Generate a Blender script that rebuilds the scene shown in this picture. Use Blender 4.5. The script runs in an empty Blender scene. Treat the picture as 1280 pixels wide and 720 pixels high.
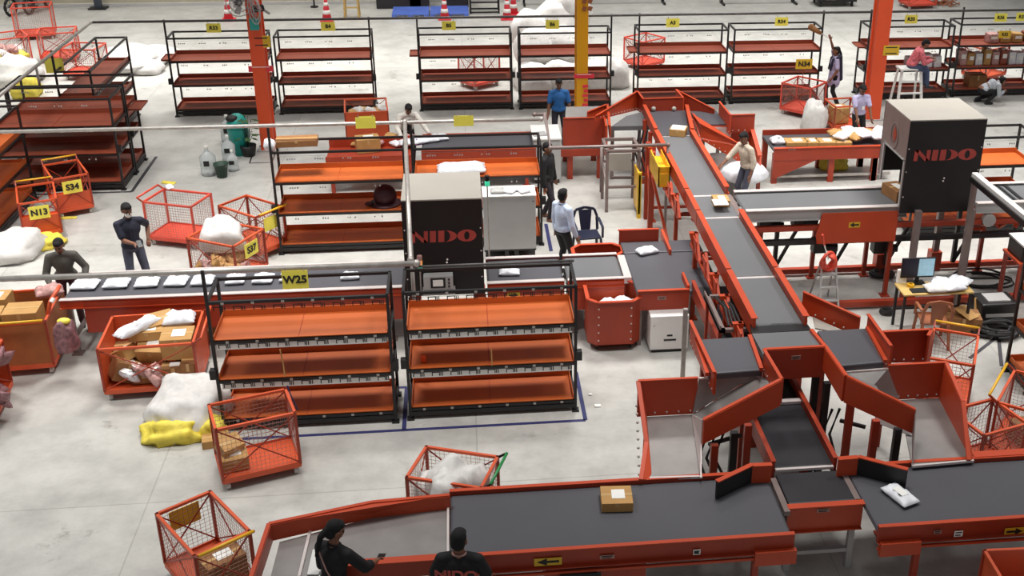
import bpy, math, random
from mathutils import noise as NZ
from mathutils import Vector as V, Matrix as MX, Euler
random.seed(7)
C = bpy.context.scene.collection
PI = math.pi
Z = V((0, 0, 1))
# ------------------------------------------------------------------ camera (solved from the photograph's vanishing lines)
CF, CX, CY, CH = 1428.272, 753.439, 310.0, 9.0
CR = ((0.99261062, -0.12056938, 0.01368109), (-0.036731, -0.4060086, -0.91313079), (0.11565025, 0.90588081, -0.40743709))
def ray(x, y):
    a = ((x-CX)/CF, (y-CY)/CF, 1.0)
    return V([sum(CR[i][j]*a[i] for i in range(3)) for j in range(3)])
def P(x, y, z=0.0):            # point of the level z seen at x, y of the photograph
    d = ray(x, y); return V((0, 0, CH)) + d*((z-CH)/d.z)
def PY(x, y, Y):               # point of the upright plane Y seen there
    d = ray(x, y); return V((0, 0, CH)) + d*(Y/d.y)
def PX(x, y, X):
    d = ray(x, y); return V((0, 0, CH)) + d*(X/d.x)
cd = bpy.data.cameras.new('camera'); cam = bpy.data.objects.new('camera', cd); C.objects.link(cam)
cam.matrix_world = MX(((CR[0][0], -CR[1][0], -CR[2][0], 0), (CR[0][1], -CR[1][1], -CR[2][1], 0), (CR[0][2], -CR[1][2], -CR[2][2], CH), (0, 0, 0, 1)))
cd.sensor_width = 36; cd.lens = CF*36/1280; cd.shift_x = (640-CX)/1280; cd.shift_y = (CY-360)/1280
cd.clip_end = 200
bpy.context.scene.camera = cam
# ------------------------------------------------------------------ materials
def lin(c): return tuple((v/12.92 if v <= .04045 else ((v+.055)/1.055)**2.4) for v in (k/255 for k in c))
def mat(name, rgb, rough=.5, metal=0., var=.12, scale=6., emit=0., spec=.5, bump=0., alpha=1.):
    m = bpy.data.materials.new(name); m.use_nodes = True
    nt = m.node_tree; b = nt.nodes['Principled BSDF']
    c = lin(rgb)
    b.inputs['Roughness'].default_value = rough; b.inputs['Metallic'].default_value = metal
    b.inputs['Specular IOR Level'].default_value = spec
    if var > 0:
        tc = nt.nodes.new('ShaderNodeTexCoord'); n = nt.nodes.new('ShaderNodeTexNoise'); n.inputs['Scale'].default_value = scale; n.inputs['Detail'].default_value = 5
        r = nt.nodes.new('ShaderNodeValToRGB')
        r.color_ramp.elements[0].position = .3; r.color_ramp.elements[1].position = .7
        r.color_ramp.elements[0].color = tuple(v*(1-var) for v in c)+(1,); r.color_ramp.elements[1].color = tuple(min(1, v*(1+var)) for v in c)+(1,)
        nt.links.new(tc.outputs['Object'], n.inputs['Vector']); nt.links.new(n.outputs['Fac'], r.inputs['Fac']); nt.links.new(r.outputs['Color'], b.inputs['Base Color'])
        if bump:
            bp = nt.nodes.new('ShaderNodeBump'); bp.inputs['Strength'].default_value = bump; nt.links.new(n.outputs['Fac'], bp.inputs['Height']); nt.links.new(bp.outputs['Normal'], b.inputs['Normal'])
    else: b.inputs['Base Color'].default_value = c+(1,)
    if emit:
        b.inputs['Emission Color'].default_value = c+(1,); b.inputs['Emission Strength'].default_value = emit
    if alpha < 1:
        b.inputs['Transmission Weight'].default_value = 1-alpha; b.inputs['IOR'].default_value = 1.2
    return m
RED = mat('red_paint', (190, 68, 32), .45, var=.08, scale=1.5)
REDD = mat('deep_red_paint', (158, 54, 28), .45, var=.12, scale=2)
ORG = mat('orange_tray_paint', (190, 92, 36), .5, var=.07, scale=1.5)
BRICK = mat('brick_tray_paint', (142, 66, 44), .45, var=.1, scale=1.5)
CART = mat('cart_orange_paint', (208, 84, 44), .45, var=.1, scale=3)
PINK = mat('cart_coral_paint', (216, 78, 58), .42, var=.1, scale=3)
COLR = mat('column_red_paint', (226, 80, 34), .45, var=.05, scale=1)
COLY = mat('column_yellow_paint', (226, 158, 12), .45, var=.05, scale=1)
BLK = mat('black_steel', (26, 24, 25), .45, var=.2, scale=8)
BLKP = mat('black_panel', (20, 17, 19), .5, var=.1, scale=2)
BELT = mat('grey_belt', (100, 100, 102), .55, var=.05, scale=1.2)
BELTM = mat('charcoal_belt', (78, 77, 82), .5, var=.06, scale=1.0)
BELTD = mat('dark_belt', (36, 35, 39), .5, var=.08, scale=1.5)
STEEL = mat('sheet_steel', (150, 145, 142), .42, metal=.55, var=.12, scale=3)
ALU = mat('aluminium', (226, 214, 210), .35, metal=.35, var=.05, scale=4)
GALV = mat('galvanised_pipe', (178, 172, 166), .4, metal=.5, var=.15, scale=9)
PIPED = mat('dark_pipe', (92, 88, 86), .45, metal=.4, var=.15, scale=9)
GREYM = mat('grey_metal', (172, 170, 168), .45, var=.06, scale=2)
BROWNM = mat('grey_brown_steel', (128, 112, 108), .45, metal=.2, var=.1, scale=5)
CREAM = mat('cream_metal', (160, 154, 145), .45, var=.04, scale=2)
WHITE = mat('white_plastic_film', (226, 227, 232), .4, var=.1, scale=9)
WHITEM = mat('white_metal', (228, 226, 222), .4, var=.03)
SACK = mat('white_woven_sack', (212, 209, 205), .75, var=.08, scale=12, bump=.2)
SACKY = mat('yellow_woven_sack', (226, 206, 78), .7, var=.2, scale=7, bump=.2)
CARD = mat('cardboard', (186, 142, 84), .75, var=.1, scale=4)
CARDD = mat('worn_cardboard', (150, 104, 62), .8, var=.15, scale=4)
TAPE = mat('brown_tape', (196, 158, 104), .3, var=.05)
PAPER = mat('label_paper', (240, 238, 232), .6, var=.03)
YEL = mat('yellow_sign', (250, 236, 92), .5, var=.05, scale=3)
YELO = mat('amber_sign', (220, 178, 40), .5, var=.08, scale=3)
YELH = mat('yellow_handle_paint', (234, 178, 38), .4, var=.08)
GRNH = mat('green_handle_paint', (38, 140, 74), .4, var=.08)
INK = mat('black_ink', (24, 24, 24), .6, var=0)
LOGO = mat('dull_red_lettering', (172, 66, 58), .5, var=.08, scale=6)
PINKP = mat('pink_packing', (186, 142, 136), .5, var=.35, scale=14)
TEAL = mat('teal_plastic', (36, 160, 150), .4, var=.05)
DGREEN = mat('dark_green_plastic', (34, 62, 48), .5, var=.1)
LEAF = mat('leaf_green', (62, 92, 44), .6, var=.3, scale=9)
NAVYP = mat('navy_plastic', (28, 32, 52), .4, var=.1)
BLUEP = mat('blue_plastic', (84, 112, 196), .5, var=.1, scale=4)
BLUET = mat('blue_floor_tape', (44, 46, 96), .6, var=.15, scale=5)
DARKT = mat('dark_floor_tape', (58, 54, 60), .6, var=.15, scale=5)
RUBBER = mat('black_rubber', (30, 29, 30), .6, var=.1)
CASTER = mat('caster_grey', (196, 190, 184), .5, var=.1)
CONER = mat('cone_red', (224, 52, 66), .45, var=.05)
WIRE = mat('galvanised_wire', (168, 128, 118), .5, metal=.2, var=.1)
WOOD = mat('desk_wood', (206, 172, 104), .5, var=.1, scale=5)
BROWNP = mat('brown_plastic', (150, 88, 56), .45, var=.1)
SCREEN = mat('screen_blue', (150, 190, 208), .3, var=.1, scale=14, emit=.35)
LAMPG = mat('lamp_green', (70, 220, 170), .4, var=0, emit=.5)
LAMPO = mat('lamp_orange', (246, 160, 90), .4, var=0, emit=.5)
WATER = mat('clear_jug_plastic', (226, 232, 232), .15, var=.03, alpha=.45)
WALLM = mat('cream_wall', (214, 206, 182), .7, var=.05, scale=.6)
PURPLE = mat('purple_packet', (120, 60, 150), .4, var=.3, scale=12)
# ------------------------------------------------------------------ mesh builder
class MB:
    def __init__(s): s.v = []; s.f = []
    def add(s, vs, fs):
        k = len(s.v); s.v += [tuple(v) for v in vs]; s.f += [tuple(i+k for i in f) for f in fs]; return s
    def box(s, x0, x1, y0, y1, z0, z1):
        return s.add([(x0,y0,z0),(x1,y0,z0),(x1,y1,z0),(x0,y1,z0),(x0,y0,z1),(x1,y0,z1),(x1,y1,z1),(x0,y1,z1)], [(3,2,1,0),(4,5,6,7),(0,1,5,4),(1,2,6,5),(2,3,7,6),(3,0,4,7)])
    def obox(s, c, d, rz=0, rx=0, ry=0):
        m = Euler((rx, ry, rz)).to_matrix(); c = V(c); k = len(s.v)
        s.box(-d[0]/2, d[0]/2, -d[1]/2, d[1]/2, -d[2]/2, d[2]/2)
        for i in range(k, len(s.v)): s.v[i] = tuple(c + m @ V(s.v[i]))
        return s
    def beam(s, a, b, w, h=None, up=Z):
        a, b = V(a), V(b); h = h or w; d = (b-a).normalized()
        if abs(d.dot(up)) > .98: up = V((0, 1, 0))
        x = d.cross(up).normalized(); u = x.cross(d)
        q = [x*(w/2*i)+u*(h/2*j) for i, j in ((-1,-1),(1,-1),(1,1),(-1,1))]
        return s.add([a+k for k in q]+[b+k for k in q], [(0,1,2,3)[::-1],(4,5,6,7),(0,1,5,4),(1,2,6,5),(2,3,7,6),(3,0,4,7)])
    def tube(s, pts, r, n=8, caps=True):
        pts = [V(p) for p in pts]; k = len(s.v); m = len(pts)
        rr = r if isinstance(r, (list, tuple)) else [r]*m
        for i, p in enumerate(pts):
            d = (pts[min(i+1, m-1)]-pts[max(i-1, 0)]).normalized()
            up = Z if abs(d.z) < .95 else V((0, 1, 0))
            x = d.cross(up).normalized(); u = x.cross(d)
            s.v += [tuple(p+(x*math.cos(2*PI*j/n)+u*math.sin(2*PI*j/n))*rr[i]) for j in range(n)]
        for i in range(m-1):
            s.f += [(k+i*n+j, k+i*n+(j+1) % n, k+(i+1)*n+(j+1) % n, k+(i+1)*n+j) for j in range(n)]
        if caps: s.f += [tuple(k+j for j in range(n))[::-1], tuple(k+(m-1)*n+j for j in range(n))]
        return s
    def slab(s, pts, off):                # polygon extruded by a vector (or by a thickness along its normal)
        pts = [V(p) for p in pts]; n = len(pts)
        if isinstance(off, (int, float)):
            nn = V((0, 0, 0))
            for i in range(n): nn += pts[i].cross(pts[(i+1) % n])
            off = nn.normalized()*off
        off = V(off)
        return s.add(pts+[p+off for p in pts], [tuple(range(n))[::-1], tuple(range(n, 2*n))]+[(i, (i+1) % n, n+(i+1) % n, n+i) for i in range(n)])
    def lathe(s, c, prof, n=16):
        c = V(c); k = len(s.v); m = len(prof)
        for r, z in prof: s.v += [(c.x+r*math.cos(2*PI*j/n), c.y+r*math.sin(2*PI*j/n), c.z+z) for j in range(n)]
        for i in range(m-1): s.f += [(k+i*n+j, k+i*n+(j+1) % n, k+(i+1)*n+(j+1) % n, k+(i+1)*n+j) for j in range(n)]
        s.f += [tuple(k+j for j in range(n))[::-1], tuple(k+(m-1)*n+j for j in range(n))]
        return s
    def ell(s, c, r, n=12, m=None, rot=None):
        c = V(c); k = len(s.v); m = m or n//2+2
        r = (r, r, r) if isinstance(r, (int, float)) else r
        R = rot or MX.Identity(3)
        for i in range(1, m):
            t = PI*i/m
            s.v += [tuple(c+R @ V((r[0]*math.sin(t)*math.cos(2*PI*j/n), r[1]*math.sin(t)*math.sin(2*PI*j/n), r[2]*math.cos(t)))) for j in range(n)]
        for i in range(m-2): s.f += [(k+i*n+j, k+(i+1)*n+j, k+(i+1)*n+(j+1) % n, k+i*n+(j+1) % n) for j in range(n)]
        a = len(s.v); s.v += [tuple(c+R @ V((0, 0, r[2]))), tuple(c+R @ V((0, 0, -r[2])))]
        s.f += [(a, k+j, k+(j+1) % n) for j in range(n)]+[(a+1, k+(m-2)*n+(j+1) % n, k+(m-2)*n+j) for j in range(n)]
        return s
    def cap(s, a, b, ra, rb, n=12):       # tapered capsule
        a, b = V(a), V(b); s.ell(a, ra, n); s.ell(b, rb, n); return s.tube([a, b], [ra, rb], n)
    def pieces(s):                         # vertex sets of pieces standing clear of one another
        n = len(s.v); par = list(range(n))
        def f(a):
            while par[a] != a: par[a] = par[par[a]]; a = par[a]
            return a
        for q in s.f:
            for k in q[1:]: par[f(k)] = f(q[0])
        g = {}
        for i in range(n): g.setdefault(f(i), []).append(i)
        isl = list(g.values()); bx = []
        for I in isl:
            P_ = [s.v[i] for i in I]; lo = [min(p[k] for p in P_) for k in range(3)]; hi = [max(p[k] for p in P_) for k in range(3)]; bx.append((lo, hi, max(hi[k]-lo[k] for k in range(3))))
        pp = list(range(len(isl)))
        def h(a):
            while pp[a] != a: a = pp[a]
            return a
        for a in range(len(isl)):
            for b in range(a):
                A, B = bx[a], bx[b]
                d = math.sqrt(sum(max(0, B[0][k]-A[1][k], A[0][k]-B[1][k])**2 for k in range(3)))
                if d <= max(.02, .5*max(A[2], B[2])): pp[h(a)] = h(b)
        out = {}
        for a in range(len(isl)): out.setdefault(h(a), []).extend(isl[a])
        return list(out.values())
    def build(s, name, m, parent=None, smooth=False, bevel=0):
        if parent is not None and name in SPLIT:
            nm = SPLIT[name]; first = None
            for I in s.pieces():
                I = sorted(I); ix = {i: k for k, i in enumerate(I)}; t = MB(); t.v = [s.v[i] for i in I]; t.f = [tuple(ix[k] for k in q) for q in s.f if q[0] in ix]
                o = t._build(nm, m, parent, smooth, bevel); first = first or o
            return first
        return s._build(name, m, parent, smooth, bevel)
    def _build(s, name, m, parent=None, smooth=False, bevel=0):
        me = bpy.data.meshes.new(name)
        vs = s.v
        if parent is not None:
            inv = WORLD[parent.name].inverted(); vs = [inv @ V(v) for v in vs]
        me.from_pydata(vs, [], s.f); me.materials.append(m)
        if smooth: me.polygons.foreach_set('use_smooth', [True]*len(me.polygons))
        o = bpy.data.objects.new(name, me); C.objects.link(o)
        if parent is not None:
            o.parent = parent; WORLD[o.name] = WORLD[parent.name].copy()
        else: WORLD[o.name] = MX.Identity(4)
        if bevel:
            b = o.modifiers.new('bevel', 'BEVEL'); b.width = bevel; b.segments = 2; b.limit_method = 'ANGLE'
        return o
WORLD = {}
SPLIT = {k: k for k in 'leg truss stay side_guard side_buffer screw post leg_tie hanging_wire handle_arm guide_roller gear_motor foot_block lamp bolt rung brace cross_tie runner foot deck_board reflective_band drop_pipe coupling'.split()}
SPLIT.update({'wheel_set': 'wheel', 'label_clip_row': 'label_clip', 'eyes': 'eye', 'bolt_row': 'bolt', 'drive_parts': 'drive_part'})
def tag(o, label=None, cat=None, group=None, kind=None):
    if label: o['label'] = label
    if cat: o['category'] = cat
    if group: o['group'] = group
    if kind: o['kind'] = kind
    return o
def thing(name, label, cat, loc=(0, 0, 0), rz=0, group=None):
    o = bpy.data.objects.new(name, None); C.objects.link(o); o.empty_display_size = .2
    o.location = loc; o.rotation_euler = (0, 0, rz)
    WORLD[o.name] = MX.Translation(V(loc)) @ MX.Rotation(rz, 4, 'Z')
    return tag(o, label, cat, group)
def solo(name, mb, m, label, cat, group=None, smooth=False, bevel=0, base=None):     # a thing that is one mesh, its origin at its base
    xs = [v[0] for v in mb.v]; ys = [v[1] for v in mb.v]; zs = [v[2] for v in mb.v]
    b = V(base) if base else V(((min(xs)+max(xs))/2, (min(ys)+max(ys))/2, min(zs)))
    mb.v = [tuple(V(v)-b) for v in mb.v]
    o = mb.build(name, m, None, smooth, bevel); o.location = b; WORLD[o.name] = MX.Translation(b)
    return tag(o, label, cat, group)
def struct(name, mb, m, kind='structure'): return tag(mb.build(name, m), kind=kind)
def copy_tree(o, loc=None, rz=None, label=None, group=None, parent=None, top=True):
    c = o.copy(); C.objects.link(c)
    if parent is not None: c.parent = parent
    if loc is not None: c.location = loc
    if rz is not None: c.rotation_euler = (0, 0, rz)
    if top:
        if label: c['label'] = label
        if group: c['group'] = group
        WORLD[c.name] = MX.Translation(c.location) @ MX.Rotation(c.rotation_euler.z, 4, 'Z')
    else: WORLD[c.name] = WORLD[parent.name].copy()
    for ch in list(o.children): copy_tree(ch, parent=c, top=False)
    return c
def evald(o):                              # mesh of an object with its modifiers, then the object is dropped
    dg = bpy.context.evaluated_depsgraph_get(); me = bpy.data.meshes.new_from_object(o.evaluated_get(dg))
    bpy.data.objects.remove(o); return me
def lettering(s, size, c, xdir, up, m, parent=None, name='lettering', bold=.02, sx=1.0, depth=.004):
    cu = bpy.data.curves.new('t', 'FONT'); cu.body = s; cu.size = size; cu.align_x = 'CENTER'; cu.align_y = 'CENTER'; cu.extrude = depth/2; cu.offset = bold*size; cu.resolution_u = 3
    o = bpy.data.objects.new('t', cu); C.objects.link(o); me = evald(o)
    xd = V(xdir).normalized(); u = V(up).normalized(); n = xd.cross(u); c = V(c)
    mb = MB(); mb.v = [tuple(c+xd*(v.co.x*sx)+u*v.co.y+n*v.co.z) for v in me.vertices]; mb.f = [tuple(p.vertices) for p in me.polygons]
    return mb.build(name, m, parent)
def remeshed(mb, name, m, parent, voxel=.012, it=4, smooth=.5):
    me = bpy.data.meshes.new('r'); me.from_pydata(mb.v, [], mb.f); o = bpy.data.objects.new('r', me); C.objects.link(o)
    r = o.modifiers.new('r', 'REMESH'); r.mode = 'VOXEL'; r.voxel_size = voxel
    s = o.modifiers.new('s', 'SMOOTH'); s.iterations = it; s.factor = smooth
    e = evald(o); out = MB(); out.v = [tuple(v.co) for v in e.vertices]; out.f = [tuple(p.vertices) for p in e.polygons]
    bpy.data.meshes.remove(e)
    return out.build(name, m, parent, smooth=True)
# ------------------------------------------------------------------ small goods
def noise3(p, k):
    return math.sin(p[0]*k+1.3*math.sin(p[1]*k*1.7+k))*math.cos(p[1]*k*.9+1.1*math.sin(p[2]*k*1.3))
def lump(c, d, seed=0, rough=.16, n=24, flat=.55, rz=0):      # a soft filled bag resting on its flattened side; c is the middle of its base
    mb = MB(); r = random.Random(seed); m = n*2//3
    ph = [r.uniform(0, 9) for _ in range(6)]; co, si = math.cos(rz), math.sin(rz)
    mb.ell((0, 0, 0), 1, n, m)
    out = []
    for v in mb.v:
        x, y, z = v
        kk = sum(w_*(1-abs(NZ.noise(V((x*f_+seed, y*f_, z*f_-seed))))*2.2) for f_, w_ in ((1.7, .5), (3.6, .35), (7.5, .15)))
        k = 1+rough*.75*kk+rough*.7*(math.sin(3.1*x+ph[0])*math.cos(2.7*y+ph[1])+.6*math.sin(5.3*y+4.1*z+ph[2])+.45*math.sin(7.7*x-5.9*z+ph[3])+.3*math.sin(11*x+9*y+ph[4]))
        x *= k; y *= k; z *= k
        q = .75
        x = math.copysign(abs(x)**q, x); y = math.copysign(abs(y)**q, y)
        z = max(z, -flat)
        z = (z+flat)/(1+flat)
        X, Y = x*d[0]/2, y*d[1]/2
        out.append((c[0]+X*co-Y*si, c[1]+X*si+Y*co, c[2]+z*d[2]))
    mb.v = out; return mb
def pillow(c, d, seed=0, rz=0, tilt=0, tdir=0):      # flat poly mailer with crimped edges; c is the middle of its base
    mb = MB(); n = 15; r = random.Random(seed); ph = [r.uniform(0, 9) for _ in range(4)]
    R = Euler((tilt*math.sin(tdir), tilt*math.cos(tdir), rz)).to_matrix()
    for sgn in (1, -1):
        for i in range(n):
            for j in range(n):
                u, w = i/(n-1)*2-1, j/(n-1)*2-1
                e = max(0, 1-abs(u)**3.5)*max(0, 1-abs(w)**4)
                wr = 1+.22*math.sin(5*u+3*w+ph[0])+.14*math.sin(9*w-4*u+ph[1])
                wr += .55*(.45-abs(NZ.noise(V((u*2.6+seed, w*2.6, seed*.7))))*2) if sgn > 0 else 0
                z = d[2]/2*(e**.6)*max(.25, wr) if sgn > 0 else -d[2]/2*(e**.5)
                edge = 1+.03*math.sin(9*w+ph[2]) if abs(u) > .9 else 1
                mb.v.append(tuple(V(c)+R @ V((u*d[0]/2*edge, w*d[1]/2, z+d[2]/2+.004*sgn))))
    for k in (0, n*n):
        for i in range(n-1):
            for j in range(n-1):
                q = (k+i*n+j, k+(i+1)*n+j, k+(i+1)*n+j+1, k+i*n+j+1)
                mb.f.append(q if k == 0 else q[::-1])
    ring = [i*n for i in range(n)]+[(n-1)*n+j for j in range(1, n)]+[i*n+n-1 for i in range(n-2, -1, -1)]+[j for j in range(n-2, 0, -1)]
    for a, b in zip(ring, ring[1:]+ring[:1]): mb.f.append((b, a, a+n*n, b+n*n))
    return mb
def mailer(c, d, label, seed, rz=0, m=None, group=None, sticker=True, name='poly_mailer', cat='parcel', tilt=0, tdir=0):
    t = thing(name, label, cat, c, rz, group)
    pillow(c, d, seed, rz, tilt, tdir).build('pouch', m or WHITE, t, smooth=True)
    if sticker:
        co, si = math.cos(rz), math.sin(rz); q = MB().obox(V(c)+V((0, 0, d[2]*1.12+.004)), (d[0]*.4, d[1]*.4, .004), rz); q.build('address_sticker', PAPER, t)
    return t
def carton(c, d, label, rz=0, m=None, group=None, sticker=True, rx=0, ry=0, name='carton', cat='box', open_=False):
    t = thing(name, label, cat, c, rz, group); R = Euler((rx, ry, rz)).to_matrix(); cc = V(c)+V((0, 0, d[2]/2))
    MB().obox(cc, d, rz, rx, ry).build('box_body', m or CARD, t, bevel=.006)
    up = R @ V((0, 0, 1))
    MB().obox(cc+up*(d[2]/2+.001), (d[0]*1.002, min(.05, d[1]*.2), .003), rz, rx, ry).build('sealing_tape', TAPE, t)
    MB().obox(cc-R @ V((0, d[1]/2+.001, -d[2]*.3)), (min(.05, d[0]*.2), .003, d[2]*.42), rz, rx, ry).build('sealing_tape', TAPE, t)
    if sticker: MB().obox(cc+up*(d[2]/2+.003)+R @ V((d[0]*.05, d[1]*.02, 0)), (d[0]*.42, d[1]*.5, .003), rz, rx, ry).build('shipping_label', PAPER, t)
    return t
BUNDLE = mat('mauve_printed_film', (138, 98, 102), .5, var=.5, scale=16)
# ================================================================== SETTING
def floor_mat():
    m = bpy.data.materials.new('polished_concrete'); m.use_nodes = True; nt = m.node_tree; b = nt.nodes['Principled BSDF']; L = nt.links.new
    tc = nt.nodes.new('ShaderNodeTexCoord')
    def noi(s, d=6, r=.6):
        n = nt.nodes.new('ShaderNodeTexNoise'); n.inputs['Scale'].default_value = s; n.inputs['Detail'].default_value = d; n.inputs['Roughness'].default_value = r; L(tc.outputs['Object'], n.inputs['Vector']); return n
    def ramp(src, stops):
        r = nt.nodes.new('ShaderNodeValToRGB'); e = r.color_ramp.elements
        e[0].position, e[0].color = stops[0][0], stops[0][1]; e[1].position, e[1].color = stops[-1][0], stops[-1][1]
        for p, c in stops[1:-1]:
            q = e.new(p); q.color = c
        L(src, r.inputs['Fac']); return r
    def mix(kind, f, a, c):
        x = nt.nodes.new('ShaderNodeMix'); x.data_type = 'RGBA'; x.blend_type = kind; x.inputs[0].default_value = f; L(a, x.inputs[6]); L(c, x.inputs[7]); return x
    A = lambda c: lin(c)+(1,)
    base = ramp(noi(.35).outputs['Fac'], [(.3, A((176, 174, 168))), (.52, A((190, 188, 182))), (.75, A((198, 196, 190)))])
    sm = ramp(noi(1.7, 8, .7).outputs['Fac'], [(.35, A((222, 222, 222))), (.6, A((255, 255, 255)))])
    st = ramp(noi(.9, 9, .75).outputs['Fac'], [(.3, A((150, 146, 140))), (.4, A((255, 255, 255)))])
    x1 = mix('MULTIPLY', .8, base.outputs['Color'], sm.outputs['Color']); x2 = mix('MULTIPLY', .8, x1.outputs[2], st.outputs['Color'])
    br = nt.nodes.new('ShaderNodeTexBrick'); br.offset = 0; br.inputs['Scale'].default_value = 1; br.inputs['Brick Width'].default_value = 4.2; br.inputs['Row Height'].default_value = 4.2; br.inputs['Mortar Size'].default_value = .012; br.inputs['Mortar Smooth'].default_value = .3
    br.inputs['Color1'].default_value = br.inputs['Color2'].default_value = (1, 1, 1, 1); br.inputs['Mortar'].default_value = A((168, 166, 160))
    L(tc.outputs['Object'], br.inputs['Vector'])
    x3 = mix('MULTIPLY', .35, x2.outputs[2], br.outputs['Color']); L(x3.outputs[2], b.inputs['Base Color'])
    rr = nt.nodes.new('ShaderNodeMapRange'); rr.inputs[3].default_value = .28; rr.inputs[4].default_value = .5; L(noi(2.2).outputs['Fac'], rr.inputs[0]); L(rr.outputs[0], b.inputs['Roughness'])
    return m
f = struct('floor', MB().box(-34, 40, 3, 52, -.2, 0), floor_mat())
struct('wall_back', MB().box(-34, 2.2, 42.62, 42.9, 0, 7), WALLM)
struct('baseboard_back', MB().box(-34, 2.2, 42.57, 42.62, 0, .12), WHITEM)
struct('wall_far', MB().box(-34, 40, 51.6, 52, 0, 7), WALLM)
def tape(pts, w, m, n):
    mb = MB()
    for a, b in zip(pts, pts[1:]): mb.beam(V(a)+V((0, 0, .002)), V(b)+V((0, 0, .002)), w, .004)
    struct('trim_%d' % n, mb, m)
tape([(-3.6, 13.97, 0), (1.57, 13.97, 0), (1.57, 15.35, 0)], .06, BLUET, 1)
tape([(-1.02, 13.97, 0), (-1.02, 15.15, 0), (-1.2, 15.15, 0)], .06, BLUET, 2)
tape([(1.55, 19.95, 0), (1.55, 21.3, 0)], .07, BLUET, 3)
tape([(-9.9, 23.85, 0), (-7.13, 23.85, 0), (-7.13, 26.1, 0)], .07, DARKT, 4)
tape([P(1212, 448), P(1248, 420), P(1252, 458)], .06, DARKT, 5)
# building columns
def column(name, x, y, w, d, m, label):
    t = thing(name, label, 'column', (x, y, 0))
    mb = MB().box(x-w/2+.03, x+w/2-.03, y-d/2, y+d/2, 0, 12).box(x-w/2, x+w/2, y+d/2-.05, y+d/2+.03, 0, 12)
    mb.build('shaft', m, t)
    b = MB().box(x-w*.7, x+w*.7, y-d*.7, y+d*.7, 0, .03)
    for i in (-1, 1):
        for j in (-1, 1): b.lathe((x+i*w*.6, y+j*d*.6, .03), [(.025, 0), (.025, .03)], 8)
    b.build('base_plate', GREYM, t)
    return t
cl = column('steel_column', -4.63, 26.4, .36, .26, COLR, 'red-orange steel column beside the teal bin, a fan mounted near its top')
cyl = column('steel_column', 2.93, 27.6, .33, .26, COLY, 'yellow steel column behind the man in the blue shirt')
cr = column('steel_column', 10.55, 27.6, .42, .28, COLR, 'red-orange steel column in front of the shelves at the right, amber plate on its face')
def plate(name, px, py, Y, w, h, m, label, cat, txt=None, rows=0, tm=INK):
    c = PY(px, py, Y); t = thing(name, label, cat, c-V((0, 0, h/2)))
    MB().box(c.x-w/2, c.x+w/2, c.y-.008, c.y, c.z-h/2, c.z+h/2).build('plate', m, t, bevel=.004)
    if txt: lettering(txt, h*.62, c-V((0, .011, 0)), (1, 0, 0), (0, 0, 1), tm, t, 'lettering', .03, 1.1)
    if rows:
        mb = MB()
        for i in range(rows):
            z = c.z+h*(.3-.6*i/max(1, rows-1)); mb.box(c.x-w*.36, c.x+w*.36, c.y-.011, c.y-.008, z-h*.05, z+h*.05)
        mb.build('print_lines', tm, t)
    return t
plate('warning_plate', 326.5, 52, 26.28, .4, .27, YELO, 'amber warning plate on the left red column', 'sign', rows=2)
plate('notice_strip', 326, 86, 26.28, .55, .14, CONER, 'pink notice strip on the left red column below the amber plate', 'sign', rows=1, tm=PAPER)
plate('warning_plate', 1114, 63, 27.45, .42, .26, YELO, 'amber warning plate on the right red column', 'sign', rows=2)
plate('notice_strip', 730, 95, 27.465, .5, .12, CONER, 'pink notice strip on the yellow column', 'sign', rows=1, tm=PAPER)
c = PY(732, 123, 27.468)
mb = MB()
for i in range(6): mb.box(c.x-.05-.03*(i % 2), c.x+.06, c.y-.012, c.y, c.z-.32+i*.12, c.z-.25+i*.12)
solo('wall_stencil', mb, CONER, 'red vertical stencil marks on the lower face of the yellow column', 'marking')
c = PY(734, 6, 27.468); mb = MB()
for i, j in ((-1, 1), (1, 1), (-1, -1), (1, -1)): mb.obox((c.x+i*.07, c.y-.008, c.z+j*.09), (.1, .012, .11), 0, 0, .4)
solo('wall_stencil', mb, BROWNP, 'brown stencil marks high on the yellow column', 'marking')
# fans and box on the left column
def fan(px, py, Y, r, rz, m, label):
    c = PY(px, py, Y); t = thing('wall_fan', label, 'fan', c, rz); R = MX.Translation(c) @ MX.Rotation(rz, 4, 'Z')
    def tr(mb): mb.v = [tuple(R @ V(v)) for v in mb.v]; return mb
    g = MB()
    for k in range(2): g.tube([(r*(1-.3*k)*math.cos(a*PI/10), -.05+.02*k, r*(1-.3*k)*math.sin(a*PI/10)) for a in range(21)], .012, 5, False)
    for a in range(10): g.tube([(0, -.07, 0), (r*math.cos(a*PI/5), -.05, r*math.sin(a*PI/5))], .005, 4)
    tr(g).build('guard', GREYM, t)
    b = MB()
    for k in range(3):
        a = k*2*PI/3+.4; b.slab([(0, 0, 0), (r*.85*math.cos(a-.35), .03, r*.85*math.sin(a-.35)), (r*.9*math.cos(a+.1), -.03, r*.9*math.sin(a+.1)), (r*.5*math.cos(a+.45), -.03, r*.5*math.sin(a+.45))], .01)
    tr(b).build('blade_set', m, t)
    tr(MB().tube([(0, -.05, 0), (0, .16, 0)], .08, 12)).build('motor', BLK, t, True)
    tr(MB().beam((0, .12, 0), (.0, .3, -.15), .05)).build('bracket', GREYM, t)
    return t
fan(320, 11, 25.95, .33, -1.0, PINKP, 'wall fan with pinkish blades on the front face of the left red column')
fan(298, 3, 26.2, .3, .5, GREYM, 'grey wall fan reaching left from the left red column')
c = PY(318, 30, 26.24); t = thing('switch_box', 'small green switch box under the fan on the left red column', 'switch box', c-V((0, 0, .14)))
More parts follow.
